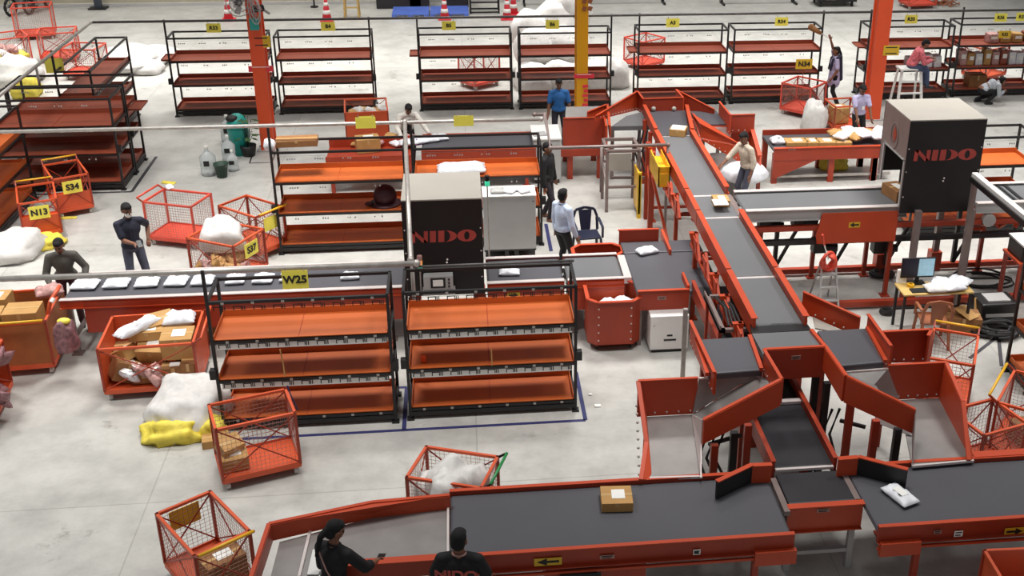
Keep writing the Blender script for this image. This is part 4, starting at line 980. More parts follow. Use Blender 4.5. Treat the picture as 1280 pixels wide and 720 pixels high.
cn3, RN3 = cart('orange wire cart at the right edge with yellow handle and a brown parcel', 7.55, 12.65, -38, .66, 1.0, .92, CART, handle=YELH, hside='x-')
co1, RO1 = cart('orange cart with a blank yellow sign behind the middle racks', -2.33, 26.7, 5, .98, 1.1, .95, sign_='', sside='y-', solid=('y-',), mesh=False)
cart('coral wire cart seen through the back rack under the B5 sign', .45, 31.5, 38, .9, .7, .95, PINK, handle=PINK, hside='x-')
cart('coral wire cart seen through the left end of the back rack under the A3 sign', 5.4, 33.2, 35, .9, .8, .9, PINK, handle=None)
co4, RO4 = cart('red wire cart turned cornerwise beside the reaching woman, N34 sign on a stick', 8.87, 28.25, 45, .85, .85, .85, PINK)
co5, RO5 = cart('small red wire cart with a carton behind the parcel table', 9.5, 26.9, 5, .7, .7, .7, CART, mesh=False)
cart('tall coral cage cart at the far left near the back wall', -13.5, 38.1, 12, 1.1, .8, 1.05, PINK, handle=None, braces=False)
co7, RO7 = cart('coral wire cart of yellow and white packets at the far left edge', -13.1, 34.4, 30, 1.1, .9, .95, PINK)
cart('coral wire cart behind the sideways left rack, nearer its far end', -11.9, 35.2, 10, 1.0, .8, .9, PINK)
cart('coral wire cart seen through the sideways left rack', -10.6, 33.2, -8, .95, .8, .9, PINK)
cart('coral cart on the bare floor at the top right, cut by the upper edge', 16.9, 40.9, 8, 1.1, .8, .7, PINK, mesh=False)
cart('red wire cart behind the packet-filled rack at the far right', 15.2, 31.2, 30, 1.0, .8, 1.0, CART)
c = PY(1005, 80, 28.2); t = thing('stick_sign', 'amber N34 sign on a thin stick fixed to the cornerwise red cart', 'sign', (c.x, 28.2, .5))
MB().box(c.x-.22, c.x+.22, 28.19, 28.2, c.z-.13, c.z+.13).build('plate', YELO, t); MB().tube([(c.x, 28.21, .5), (c.x, 28.21, c.z)], .01, 5).build('stick', REDD, t); lettering('N34', .18, (c.x, 28.18, c.z), (1, 0, 0), Z, INK, t, 'lettering', .03)
# --------------------------------------------------------- loads in carts
def inn(R, x, y, z): return R @ V((x, y, z))
A3 = math.radians(3)
GB = 'cartons in the large cart'
carton(inn(RG, -.42, -.2, .19), (.36, .3, .3), 'brown carton low in the front left corner of the large cart', .5, CARDD, GB, ry=.5)
carton(inn(RG, -.12, -.3, .19), (.34, .22, .16), 'flat brown carton lying on the floor of the large cart', A3, CARDD, GB)
carton(inn(RG, .3, -.32, .19), (.34, .24, .24), 'brown carton with a white label standing at the front of the large cart', .1, CARDD, GB)
carton(inn(RG, -.02, .02, .4), (.42, .34, .26), 'brown carton with a white label in the middle of the large cart heap', -.15, CARD, GB, rx=.35)
carton(inn(RG, .38, -.12, .5), (.46, .36, .36), 'large carton with a white label at the right top of the large cart heap', .02, CARD, GB, rx=.12)
carton(inn(RG, -.1, .12, .68), (.5, .22, .14), 'long flat carton on top of the large cart heap', .06, CARD, GB)
carton(inn(RG, .05, .36, .7), (.4, .3, .2), 'carton leaning at the back of the large cart heap', .5, CARD, GB, sticker=False, rx=.3)
carton(inn(RG, -.45, .02, .38), (.34, .26, .2), 'carton with a label tilted at the left of the large cart heap', -.5, CARD, GB, ry=-.5)
carton(inn(RG, .42, .25, .2), (.34, .34, .3), 'brown carton deep in the back right corner of the large cart', 0, CARDD, GB, sticker=False)
carton(inn(RG, .52, -.3, .19), (.2, .3, .3), 'narrow carton standing at the front right corner of the large cart', .05, CARDD, GB, sticker=False)
carton(inn(RG, -.5, .3, .19), (.3, .3, .3), 'carton low in the back left corner of the large cart', .1, CARDD, GB, sticker=False)
GM = 'mailers in the large cart'
mailer(inn(RG, -.22, .1, .82), (.75, .22, .13), 'long rolled white mailer lying slantwise on the large cart heap', 3, .95, group=GM, sticker=False)
mailer(inn(RG, .34, .34, .78), (.46, .36, .16), 'crumpled white mailer at the back right of the large cart heap', 4, .1, group=GM, sticker=False)
mailer(inn(RG, -.2, -.38, .36), (.26, .22, .12), 'small grey-white packet behind the front bars of the large cart', 5, .6, m=PINKP, group=GM, tilt=.9)
mailer(inn(RG, .02, -.4, .3), (.32, .3, .12), 'pinkish packet behind the front bars of the large cart', 6, -.4, m=PINKP, group=GM, tilt=.9)
mailer(inn(RG, -.36, -.42, .3), (.24, .3, .12), 'grey-white packet behind the left front bars of the large cart', 7, .9, group=GM, tilt=.9)
mailer(inn(RG, .12, -.42, .2), (.24, .2, .1), 'low whitish packet at the front bars of the large cart', 8, .3, group=GM)
GH = 'cartons in the left cart'
carton(inn(RH, .18, -.2, .62), (.5, .42, .36), 'double carton on top of the left cart, at its right', .05, CARD, GH, sticker=False)
carton(inn(RH, -.32, -.22, .6), (.44, .4, .36), 'carton with a white top label at the left of the left cart', .12, CARD, GH)
carton(inn(RH, -.3, .25, .6), (.4, .36, .42), 'tall carton at the far side of the left cart', 0, CARD, GH)
solo('poly_mailer', pillow(inn(RH, .45, .35, .9), (.4, .3, .15), 11, .4), PINKP, 'pinkish packet standing at the right rim of the left cart', 'parcel', smooth=True)
for i in range(14):
    x, y, z = .1+.2*(i % 3)+.05*(i % 2), -.45+.2*((i*3) % 5), .2+.05*i
    mailer(inn(RI, x+.1, y, z), (.36, .26, .1), 'pink printed packet in the heap of the cart at the left edge', 20+i, i*1.3, m=BUNDLE, group='packets in the left edge cart', sticker=False, tilt=.5*(i % 3), tdir=i)
solo('sack', lump(inn(RE, -.08, .0, .6), (.74, .64, .5), 3, .17, 26, .3), SACK, 'big white bag bulging over the rim of the S37 cart', 'sack', smooth=True)
for i in range(10):
    solo('parcel', pillow(inn(RE, -.32+.16*(i % 5), -.34+.28*(i//5), .2+.1*(i % 3)), (.34, .26, .16), 60+i, i*.9, .6, i), PINKP if i % 2 else CARD, 'brown or pinkish packet under the white bag in the S37 cart', 'parcel', 'packets under the white bag', smooth=True)
carton(inn(RJ, -.3, -.05, .19), (.34, .3, .2), 'torn pale carton lying at the left in the cart before the W25 rack', .3, CARD, 'torn cartons in the cart', rx=.1)
carton(inn(RJ, -.33, .02, .37), (.3, .24, .18), 'torn carton on top in the cart before the W25 rack', .7, CARD, 'torn cartons in the cart', rx=.4, sticker=False)
carton(inn(RK, .06, -.25, .19), (.46, .3, .34), 'dark carton with a printed label in the near left cart', math.radians(35.7), CARDD, None)
for i, (x, y, z, d, s) in enumerate(((-.06, .02, .3, (.62, .52, .6), 1), (.22, .08, .35, (.4, .42, .5), 2), (-.3, -.06, .35, (.32, .36, .4), 3), (.02, -.25, .58, (.44, .34, .36), 4))):
    solo('cloth_bag', lump(inn(RL_, x, y, z), d, 30+s, .2, 20, .4, s), SACK, ('largest white cloth bag in the green-handled cart', 'white cloth bag at the right in the green-handled cart', 'small white cloth bag at the left in the green-handled cart', 'white cloth bag hanging over the front of the green-handled cart')[i], 'bag', 'white bags in the green-handled cart', smooth=True)
for i in range(7): mailer(inn(RM, -.3+.2*(i % 4), -.25+.28*(i//4), .45+.06*(i % 3)), (.36, .28, .14), 'white mailer in the heap of the bottom right cart', 44+i, i*.8, group='mailers in the bottom right cart', tilt=.4, tdir=i)
carton(inn(RN3, .1, -.05, .19), (.45, .4, .28), 'brown parcel inside the cart at the right edge', .2, CARDD, None, sticker=False)
for i in range(6): solo('poly_mailer', pillow(inn(RO1, -.3+.13*i, .1*(i % 3), .7+.04*(i % 2)), (.3, .24, .12), 80+i, i, .4, i), SACK if i % 2 else CARD, 'packet in the cart with the blank yellow sign', 'parcel', 'packets in the cart with the blank sign', smooth=True)
carton(inn(RO5, -.1, 0, .19), (.4, .4, .4), 'carton inside the small red cart behind the parcel table', .1, CARD)
for i in range(8): solo('parcel', pillow(inn(RO7, -.35+.22*(i % 4), -.2+.35*(i//4), .3+.1*(i % 3)), (.36, .3, .16), 90+i, i, .4, i), (YEL, SACK, PINKP)[i % 3], ('yellow packet', 'white packet', 'pink packet')[i % 3]+' in the far left edge cart', 'parcel', 'packets in the far left cart, %s' % ('yellow', 'white', 'pink')[i % 3], smooth=True)
# --------------------------------------------------------- parcels on belts
for i, (x, y, w) in enumerate(((104, 363, .4), (144, 361, .38), (182, 360, .36), (219, 358.5, .34), (252, 357.5, .34), (293, 356, .3), (328, 355, .32), (357, 353, .2), (437, 352, .3))):
    p = P(x, y, zc); lab = ['first white mailer on the long belt, at its left end', 'second white mailer from the left end of the long belt', 'third white mailer from the left end of the long belt', 'fourth white mailer from the left end of the long belt', 'fifth white mailer from the left, left of the W25 rack corner', 'white mailer just right of the W25 rack corner post', 'white mailer left of the W25 sign', 'white mailer half hidden by the W25 sign', 'single white mailer between the W25 sign and the scanner cabinet'][i]
    mailer((p.x, p.y+.12, zc+.002), (w, .32 if i < 8 else .2, .09), lab, 100+i, .05*(i % 3-1), group='white mailers on the long belt', sticker=False)
p = P(637, 346, zc); mailer((p.x, p.y+.1, zc+.002), (.34, .2, .08), 'white mailer right of the left scanner cabinet', 120, -.05, sticker=False)
p = P(809, 318, zc); mailer((p.x, p.y+.05, zc+.002), (.36, .22, .1), 'small white mailer on the corner belt', 121, .35, sticker=False)
p = P(1129, 630, zc); mailer((p.x, p.y+.12, zc+.002), (.24, .42, .08), 'white mailer lying tilted on the right part of the main belt', 122, .38)
p = P(773, 641, zc); carton((p.x, p.y+.18, zc+.002), (.36, .34, .12), 'square brown carton with a torn white label on the main belt', -.06)
p = P(902, 258, zs); carton((p.x, p.y+.1, zs+.002), (.27, .3, .12), 'white-topped carton on the short section of the tall belt', -.02, CARD, 'cartons on the tall belt'); 
p = P(850, 172, zs); carton((p.x, p.y+.2, zs+.002), (.32, .32, .14), 'carton with a white top at the far end of the tall belt', -.35, CARD, 'cartons on the tall belt')
for q in (P(902, 256, zs+.12), ): solo('paper_sheet', MB().obox((q.x, q.y+.1, zs+.128), (.25, .27, .006), -.02), PAPER, 'white sheet covering the top of the carton on the short tall-belt section', 'paper')
q = P(851, 166, zs+.14); solo('paper_sheet', MB().obox((P(850, 172, zs).x, P(850, 172, zs).y+.2, zs+.149), (.28, .28, .006), -.35), PAPER, 'white sheet covering the carton at the far end of the tall belt', 'paper')
p = P(1118, 243, zs); carton((p.x-.02, 17.95, zs+.002), (.3, .5, .2), 'brown carton entering the right scanner cabinet', .2, CARDD, sticker=True)
for i, (x, w, m, lab) in enumerate(((975, .3, WHITE, 'white round packet at the left end of the parcel table'), (998, .5, CARD, 'carton with white label on the parcel table, second from the left'), (1018, .3, CARD, 'carton with white label on the parcel table, third from the left'), (1036, .42, CARD, 'carton with white label on the parcel table, fourth from the left'), (1056, .36, CARD, 'carton on the parcel table half under a white packet'))):
    p = P(x, 184, zt2)
    if i == 0: mailer((p.x, p.y+.25, zt2+.002), (w, .3, .14), lab, 130, group='goods on the parcel table')
    else: carton((p.x, p.y+.22, zt2+.002), (w, .36, .09), lab, 0, m, 'goods on the parcel table')
for i in range(9):
    p = P(1048+7*i, 176+5*(i % 2), zt2); mailer((p.x, p.y+.15, zt2+.08+.03*(i % 3)), (.4, .3, .12), 'white packet in the heap at the right end of the parcel table', 140+i, i*.7, m=WHITE if i % 3 else CARD, group='packets heaped on the parcel table', sticker=False)
for i, x in enumerate((522, 534, 548, 560)):
    p = P(x, 186-2*i, .85); mailer((p.x-.2, p.y+.3, .855), (.4, .3, .1), 'pale packet lined up at the left end of the dark conveyor', 150+i, .2, group='packets on the dark conveyor', sticker=False)
for i in range(10):
    p = P(448+8*i, 184-(i % 3)*3, .78); m = (CARD, WHITE, SACK, PINKP, PURPLE)[i % 5]; mailer((p.x, p.y+.1, .785+.03*(i % 2)), (.32, .28, .12), ('brown packet', 'white packet', 'off-white packet', 'pink packet', 'purple packet')[i % 5]+' on the red sorting table behind the middle racks', 160+i, i*.9, m=m, group='packets on the red sorting table, %s' % ('brown', 'white', 'off-white', 'pink', 'purple')[i % 5], sticker=False)
p = P(468, 176, .8); carton((p.x-.1, ya_+.45, .785), (.5, .4, .3), 'brown carton with a white flap on the red sorting table', .2, CARD)
p = P(935, 222, .78)
solo('sack', lump((P(932, 216, .6).x, P(932, 216, .6).y+.1, .47), (.95, .8, .3), 8, .12, 18, .3), WHITE, 'large white bag lying in the far right chute beside the man in beige', 'sack', smooth=True)
# packets on the racks at the far right
def shelf_load(x0, x1, y, z, n, mats, label, group, h=.3, seed=0):
    r = random.Random(seed)
    for i in range(n):
        x = x0+(x1-x0)*(i+.5)/n; w = (x1-x0)/n*.85; hh = h*r.uniform(.75, 1.1)
        t = thing('packet', label, 'packet', (x, y, z), 0, group)
        MB().obox((x, y, z+hh/2), (w, .3, hh), r.uniform(-.1, .1), 0, r.uniform(-.08, .08)).build('pouch', r.choice(mats), t, bevel=.02); MB().box(x-w*.3, x+w*.3, y-.17, y-.162, z+hh*.45, z+hh*.75).build('address_sticker', PAPER, t)
GP = 'packets standing on the far right racks'
shelf_load(12.1, 13.1, 29.6, .83, 4, [PINKP, WHITE, CARD], 'packet on the middle tray beside the sitting person', GP+', left', .36, 1)
shelf_load(13.65, 15.8, 29.75, .83, 9, [PINKP, WHITE, CARD, BRICK], 'packet standing in the row on the middle tray of the far right rack', GP+', middle tray', .4, 2)
shelf_load(14.4, 15.8, 29.75, 1.45, 4, [BRICK, CARD, PINKP], 'packet standing on the top tray of the far right rack', GP+', top tray', .3, 3)
carton((14.3, 29.8, .2), (.5, .4, .34), 'dark brown carton on the bottom tray of the far right rack', 0, CARDD, sticker=False)
p = P(1205, 101, .22)
# sacks on the floor
def sack(px, py, d, label, m=SACK, seed=1, rough=.18, flat=.4, rz=0, z=0, group=None, name='sack', n=22):
    p = P(px, py, z); return solo(name, lump((p.x, p.y+d[1]/2*.8, z), d, seed, rough, n, flat, rz), m, label, 'sack', group, smooth=True)
solo('sack', lump((-4.06, 14.62, 0), (1.05, 1.15, .5), 5, .2, 32, .35, .15), SACK, 'large white woven sack slumped on the floor left of the W25 rack', 'sack', smooth=True)
solo('sack', lump((-4.2, 14.1, 0), (.78, .44, .24), 6, .34, 34, .25, .1), SACKY, 'yellow end of a woven sack lying before the large white sack', 'sack', smooth=True)
solo('sack', lump((-3.66, 14.15, 0), (.38, .4, .22), 9, .3, 28, .25), SACKY, 'small yellow woven sack corner beside the cart before the W25 rack', 'sack', smooth=True)
p = P(264, 560); carton((p.x+.05, p.y+.1, 0), (.36, .22, .12), 'flat pale carton on the floor at the foot of the yellow sack', .2, CARD, sticker=False)
sack(8, 330, (1.0, 1.1, .45), 'white sack heap on the floor at the left edge', seed=7)
sack(46, 313, (.75, .6, .2), 'yellow-green sack lying flat on the floor beside the white heap', SACKY, 8, .22)
sack(160, 92, (2.0, 2.4, .5), 'broad heap of white sheeting on the floor beyond the left racks', seed=10, rough=.22, n=26)
sack(182, 94, (.8, .7, .35), 'white sack at the near edge of the broad white heap', seed=12)
sack(10, 112, (1.3, 1.6, .7), 'white sack behind the left double rack', seed=13); sack(30, 124, (.7, .8, .5), 'yellow sack behind the left double rack', SACKY, 14)
GK = 'white sacks piled behind the rack under the B6 sign'
for i, (x, y, d, z) in enumerate(((668, 92, (1.1, 1.2, .7), 0), (705, 92, (1.2, 1.2, .75), 0), (745, 95, (.9, 1.0, .7), 0), (672, 75, (1.3, 1.2, .9), .3), (706, 72, (1.4, 1.2, .9), .5), (770, 96, (.7, .8, .8), 0), (700, 45, (1.5, 1.3, 1.0), .6), (668, 52, (1.3, 1.3, .9), .5), (715, 30, (1.1, 1.1, .9), .9))):
    lab = ('lower left', 'lower middle', 'lower right', 'middle left', 'middle right', 'round outer', 'upper middle', 'upper left', 'topmost')[i]
    p = P(x, y, z); Y = 31.2 + (0 if i in (0, 1, 2, 5) else .8 if i < 5 else 1.5)
    q = PY(x, y, Y); solo('sack', lump((q.x, Y, max(0, q.z) if i > 2 and i != 5 else 0), d, 200+i, .14, 20, .4), SACK, lab+' white sack of the pile behind the B6 rack', 'sack', GK, smooth=True)
# --------------------------------------------------------- floor furniture and small things
def cone(px, py, label):
    p = P(px, py); t = thing('traffic_cone', label, 'traffic cone', p, 0, 'traffic cones'); s = 1.1
    MB().box(p.x-.2*s, p.x+.2*s, p.y-.2*s, p.y+.2*s, 0, .04*s).build('foot', CONER, t, bevel=.01)
    MB().lathe(p, [(.15*s, .04*s), (.03*s, .75*s), (.02*s, .76*s)], 16).build('cone_body', CONER, t, True)
    for a, b in ((.22, .34), (.48, .58)):
        f = lambda z: .15-.12*(z-.04)/.71+.004
        MB().lathe(p, [(f(a)*s, a*s), (f(b)*s, b*s)], 16).build('reflective_band', PAPER, t, True)
cone(286, 25, 'traffic cone left of the left red column'); cone(409, 26, 'traffic cone above the B4 sign'); cone(556, 24, 'traffic cone in front of the blue pallet'); cone(634, 24, 'front cone of the two right of the blue pallet'); cone(642, 18, 'rear cone of the two right of the blue pallet')
def pallet(px0, px1, py, d, label):
    a, b = P(px0, py), P(px1, py); t = thing('plastic_pallet', label, 'pallet', ((a.x+b.x)/2, a.y+d/2, 0), 0, 'blue plastic pallets'); mb = MB()
    for k in range(9): mb.box(a.x, b.x, a.y+d*k/9, a.y+d*(k+.75)/9, .13, .16)
    mb.build('deck', BLUEP, t)
    mb = MB()
    for i in range(3):
        for j in range(3): x, y = a.x+.08+(b.x-a.x-.16)*i/2, a.y+.08+(d-.16)*j/2; mb.box(x-.08, x+.08, y-.08, y+.08, .03, .13)
    mb.build('foot_block', BLUEP, t)
    mb = MB()
    for j in range(3): y = a.y+.08+(d-.16)*j/2; mb.box(a.x, b.x, y-.06, y+.06, 0, .03)
    mb.build('runner', BLUEP, t)
pallet(490, 536, 24, 1.3, 'left blue plastic pallet on the floor near the back wall'); pallet(538, 586, 23, 1.3, 'right blue plastic pallet on the floor behind a cone')
# bicycle and odd furniture along the back wall
def motorbike(px, py, label, s=1.0, rz=0):
    p = P(px, py); t = thing('motorcycle', label, 'motorcycle', p, rz)
    R = MX.Translation(p) @ MX.Rotation(rz, 4, 'Z')
    def o(mb, n, m): mb.v = [tuple(R @ V(v)) for v in mb.v]; return mb.build(n, m, t)
    for x in (-.62, .62):
        w = MB().tube([(x+.28*math.cos(a*PI/12), 0, .3+.28*math.sin(a*PI/12)) for a in range(25)], .05, 6, False)
        for a in range(8): w.tube([(x, 0, .3), (x+.26*math.cos(a*PI/4), 0, .3+.26*math.sin(a*PI/4))], .01, 4)
        o(w, 'wheel', RUBBER)
    o(MB().ell((.12, 0, .78), (.28, .14, .14), 12), 'fuel_tank', BLK); o(MB().ell((-.35, 0, .78), (.4, .13, .07), 12), 'saddle', RUBBER)
    o(MB().obox((0, 0, .45), (.4, .26, .34)).tube([(-.62, .1, .3), (.1, .1, .42)], .05), 'engine', GREYM); o(MB().tube([(.62, 0, .3), (.42, 0, .95)], .03).tube([(.4, -.33, 1.0), (.4, .33, 1.0)], .02), 'front_fork', GREYM)
motorbike(30, 15, 'dark motorcycle parked by the back wall at the upper left', rz=1.25)
motorbike(50, 13, 'second dark motorcycle parked closer to the wall post', rz=1.35)
p = P(1045, 8); t = thing('hand_trolley', 'dark loaded trolley on the floor at the top edge, right of the middle', 'trolley', (p.x, p.y+.4, 0))
MB().box(p.x-.75, p.x+.75, p.y-.1, p.y+.9, .18, .26).build('deck', BLK, t); mb = MB()
for i in (-.6, .6):
    for j in (0, .8): mb.tube([(p.x+i-.03, p.y+j, .08), (p.x+i+.03, p.y+j, .08)], .08, 10)
mb.build('wheel_set', RUBBER, t); MB().tube([(p.x+.75, p.y, .26), (p.x+.95, p.y, 1.0), (p.x+.95, p.y+.8, 1.0), (p.x+.75, p.y+.8, .26)], .025).build('push_handle', BLK, t)
solo('machine_part', lump((p.x-.1, p.y+.4, .26), (1.1, .8, .4), 77, .3, 16, .3), GREYM, 'grey metal part lying on the dark trolley', 'machine part')
def barrier(px0, px1, py, label):
    a, b = P(px0, py), P(px1, py); t = thing('floor_barrier', label, 'barrier', ((a.x+b.x)/2, a.y, 0), 0, 'dark floor barriers')
    MB().tube([(a.x, a.y+.35, .3), (b.x, a.y+.35, .3)], .05).tube([(a.x, a.y+.35, .55), (b.x, a.y+.35, .55)], .05).build('tube', BLK, t)
    for x in (a.x+.05, b.x-.05): MB().beam((x, a.y-.1, .04), (x, a.y+.6, .04), .07).beam((x, a.y+.35, .0), (x, a.y+.35, .65), .07).build('foot', BLK, t)
barrier(654, 834, 8, 'dark tube barrier beyond the pile of white sacks'); barrier(903, 998, 7, 'dark tube barrier at the upper edge right of the A3 sign')
# wooden stool, crate frame and dark boxes near the wall
p = P(440, 23); t = thing('wooden_stool', 'wooden stool standing near the back wall right of a cone', 'stool', p)
for i in (-.22, .22):
    for j in (0, .4): MB().beam((p.x+i*1.1, p.y+j, 0), (p.x+i, p.y+j, .75), .06).build('leg', WOOD, t)
MB().box(p.x-.3, p.x+.3, p.y-.05, p.y+.45, .75, .8).build('seat', WOOD, t); MB().box(p.x-.26, p.x+.26, p.y-.02, p.y+.02, .35, .4).build('rung', WOOD, t)
p = P(606, 17); t = thing('steel_frame', 'dark steel frame stand near the back wall left of two cones', 'stand', p)
mb = MB()
for z in (.05, .4, .8): mb.beam((p.x-.5, p.y, z), (p.x+.5, p.y, z), .05).beam((p.x-.5, p.y+.6, z), (p.x+.5, p.y+.6, z), .05)
mb.build('bar', BLK, t)
for i in (-.5, .5):
    for j in (0, .6): MB().box(p.x+i-.03, p.x+i+.03, p.y+j-.03, p.y+j+.03, 0, .85).build('leg', BLK, t)
for px_, w, lab in ((500, 1.6, 'long dark crate against the back wall above the left blue pallet'), (525, .7, 'dark box beside the long crate at the back wall'), (572, .8, 'dark box behind the right blue pallet')):
    p = P(px_, 5); mb = MB().box(p.x-w/2, p.x+w/2, 41.7, 42.4, 0, .9)
    t = thing('storage_crate', lab, 'crate', (p.x, 42.05, 0)); mb.build('crate_body', mat('crate_dark', (60, 56, 60), .6) if 'crate_dark' not in bpy.data.materials else bpy.data.materials['crate_dark'], t, bevel=.02); MB().box(p.x-w/2-.03, p.x+w/2+.03, 41.67, 42.43, .9, .96).build('lid', BLK, t)
p = P(393, 9); t = thing('floor_lamp_post', 'thin dark post on a small foot near the back wall', 'post', p); MB().tube([(p.x, p.y, .04), (p.x, p.y, 1.4)], .03).build('pole', BLK, t); MB().lathe(p, [(.14, 0), (.14, .04)], 12).build('foot', BLK, t)
p = P(1180, 8); t = thing('wire_heap', 'low heap of wire and scrap beside the coral cart at the top right', 'scrap heap', (p.x, p.y, 0)); r = random.Random(3); mb = MB()
for i in range(14): a = r.uniform(0, 6); mb.tube([(p.x+r.uniform(-.5, .5), p.y+r.uniform(-.2, .5), .03), (p.x+r.uniform(-.6, .6), p.y+r.uniform(-.2, .5), r.uniform(.1, .4)), (p.x+r.uniform(-.7, .7), p.y+r.uniform(-.2, .5), .03)], .02, 5)
mb.build('wire', BROWNP, t)
# bins, jugs, plant at the left column
p = P(301, 192); t = thing('swing_bin', 'teal litter bin with a domed swing lid beside the left red column', 'bin', p)
MB().lathe(p, [(.2, 0), (.24, .62), (.25, .66)], 20).build('bin_body', TEAL, t, True); MB().lathe(p+V((0, 0, .66)), [(.26, 0), (.25, .08), (.19, .22), (.1, .3), (.02, .32)], 20).build('lid', TEAL, t, True); MB().ell(p+V((-.08, -.1, .885)), (.15, .12, .09), 16).build('lid_opening', BLK, t, True)
def jug(px, py, label, s=1.0):
    p = P(px, py); t = thing('water_jug', label, 'water jug', p, 0, 'clear water jugs')
    MB().lathe(p, [(.13*s, 0), (.14*s, .02*s), (.14*s, .12*s), (.13*s, .14*s), (.14*s, .16*s), (.14*s, .33*s), (.05*s, .43*s), (.03*s, .45*s), (.03*s, .5*s)], 18).build('bottle', WATER, t, True); MB().lathe(p+V((0, 0, .5*s)), [(.035*s, 0), (.035*s, .04*s)], 12).build('cap', PAPER, t)
    MB().box(p.x-.06, p.x+.06, p.y-.145*s, p.y-.141*s, .2*s, .3*s).build('jug_label', INK, t)
jug(262, 218, 'clear water jug on the floor left of the green bucket', 1.25); jug(286, 176, 'clear water jug left of the teal bin', 1.2); jug(287, 200, 'clear water jug behind the green bucket', 1.1); jug(292, 213, 'small clear jug right of the green bucket', .9)
p = P(278, 221); t = thing('bucket', 'dark green bucket on the floor before the teal bin', 'bucket', p); MB().lathe(p, [(.11, 0), (.15, .3), (.165, .3), (.165, .32), (.14, .32), (.105, .02), (.0, .02)], 18).build('pail', DGREEN, t, True)
MB().tube([(p.x+.155*math.cos(a*PI/10), p.y-.02-.1*math.sin(a*PI/10), .3-.06*math.sin(a*PI/10)) for a in range(11)], .006, 5).build('bail_handle', GREYM, t)
p = P(318, 192)+V((-.1, -.12, 0)); t = thing('potted_plant', 'leafy plant in a dark pot between the teal bin and the left red column', 'plant', p); MB().lathe(p, [(.14, 0), (.19, .26), (.17, .26), (.12, .05)], 16).build('pot', BLK, t, True); r = random.Random(5); mb = MB(); st = MB()
for i in range(26):
    a = r.uniform(0, 6.3); h = r.uniform(.4, .95); q = V((p.x+.14*math.cos(a), p.y+.14*math.sin(a), h)); st.tube([(p.x, p.y, .2), ((p.x+q.x)/2, (p.y+q.y)/2, h*.75), q], .006, 4)
    d = V((math.cos(a), math.sin(a), -.2)); s_ = V((-math.sin(a), math.cos(a), 0)); mb.slab([q, q+d*.09+s_*.045, q+d*.2, q+d*.09-s_*.045], .003)
st.build('stem', DGREEN, t); mb.build('foliage', LEAF, t)
mb = MB().beam(P(312, 204), P(340, 203), .03, .01).beam(P(316, 192), P(312, 204), .03, .01).beam(P(344, 192), P(340, 203), .03, .01); solo('floor_frame', mb, BLK, 'thin dark rectangular frame on the floor at the foot of the left red column', 'frame')
# dark round bag on the middle rack, carton on its top
z_ = .83; p = PY(482, 262, 20.5)
t = thing('round_bag', 'dark maroon dome-shaped bag on the middle rack', 'bag', (p.x, 20.55, z_)); MR = mat('maroon_cloth', (66, 26, 34), .6, var=.2)
MB().ell((p.x, 20.6, z_+.17), (.22, .2, .22), 18).build('bag_body', MR, t, True); MB().lathe((p.x, 20.6, z_), [(.3, .0), (.3, .03), (.2, .05)], 18).build('brim', MR, t, True); MB().ell((p.x-.3, 20.5, z_+.05), (.09, .06, .04), 10).build('strap', MR, t, True)
p = PY(369, 186, 20.6); carton((-3.1, 20.65, 2.05), (.75, .35, .12), 'flat worn carton lying across the top frame of the middle rack', .05, CARDD, sticker=False)
solo('poly_mailer', pillow((-3.55, 20.35, 2.05), (.2, .18, .2), 170), WHITE, 'small white packet on the corner of the middle rack top', 'parcel', smooth=True)
# green/orange tag on the front rack tray, ties
p = PY(530, 450, 14.5); solo('tag', MB().obox((p.x, 14.4, .9), (.07, .02, .13), 0, .2), COLR, 'small orange and yellow tag standing on a tray of the right front rack', 'tag')
def strap(pts, m, label, r=.01): solo('strap', MB().tube(pts, r, 5), m, label, 'strap')
strap([PY(350, 437, 14.1), PY(354, 455, 14.12), PY(356, 470, 14.1)], CARD, 'tan strap hanging at the left of the middle tray of the W25 rack')
strap([PY(614, 436, 14.2), PY(615, 457, 14.2)], CARD, 'tan strap hanging at the middle tray of the right front rack')
strap([P(359, 482, .98), P(364, 495, .85), P(372, 512, .6)], BLUET, 'blue strap hanging from the rim of the cart before the W25 rack')
# purple packets on the floor left of the W25 rack
p = P(262, 420); solo('packet', pillow((p.x, p.y, .3), (.36, .3, .2), 175, .3), PURPLE, 'purple packet between the large cart and the W25 rack', 'packet', smooth=True)
carton((p.x, p.y, 0), (.4, .36, .3), 'carton under the purple packet beside the large cart', .1, CARDD, sticker=False)
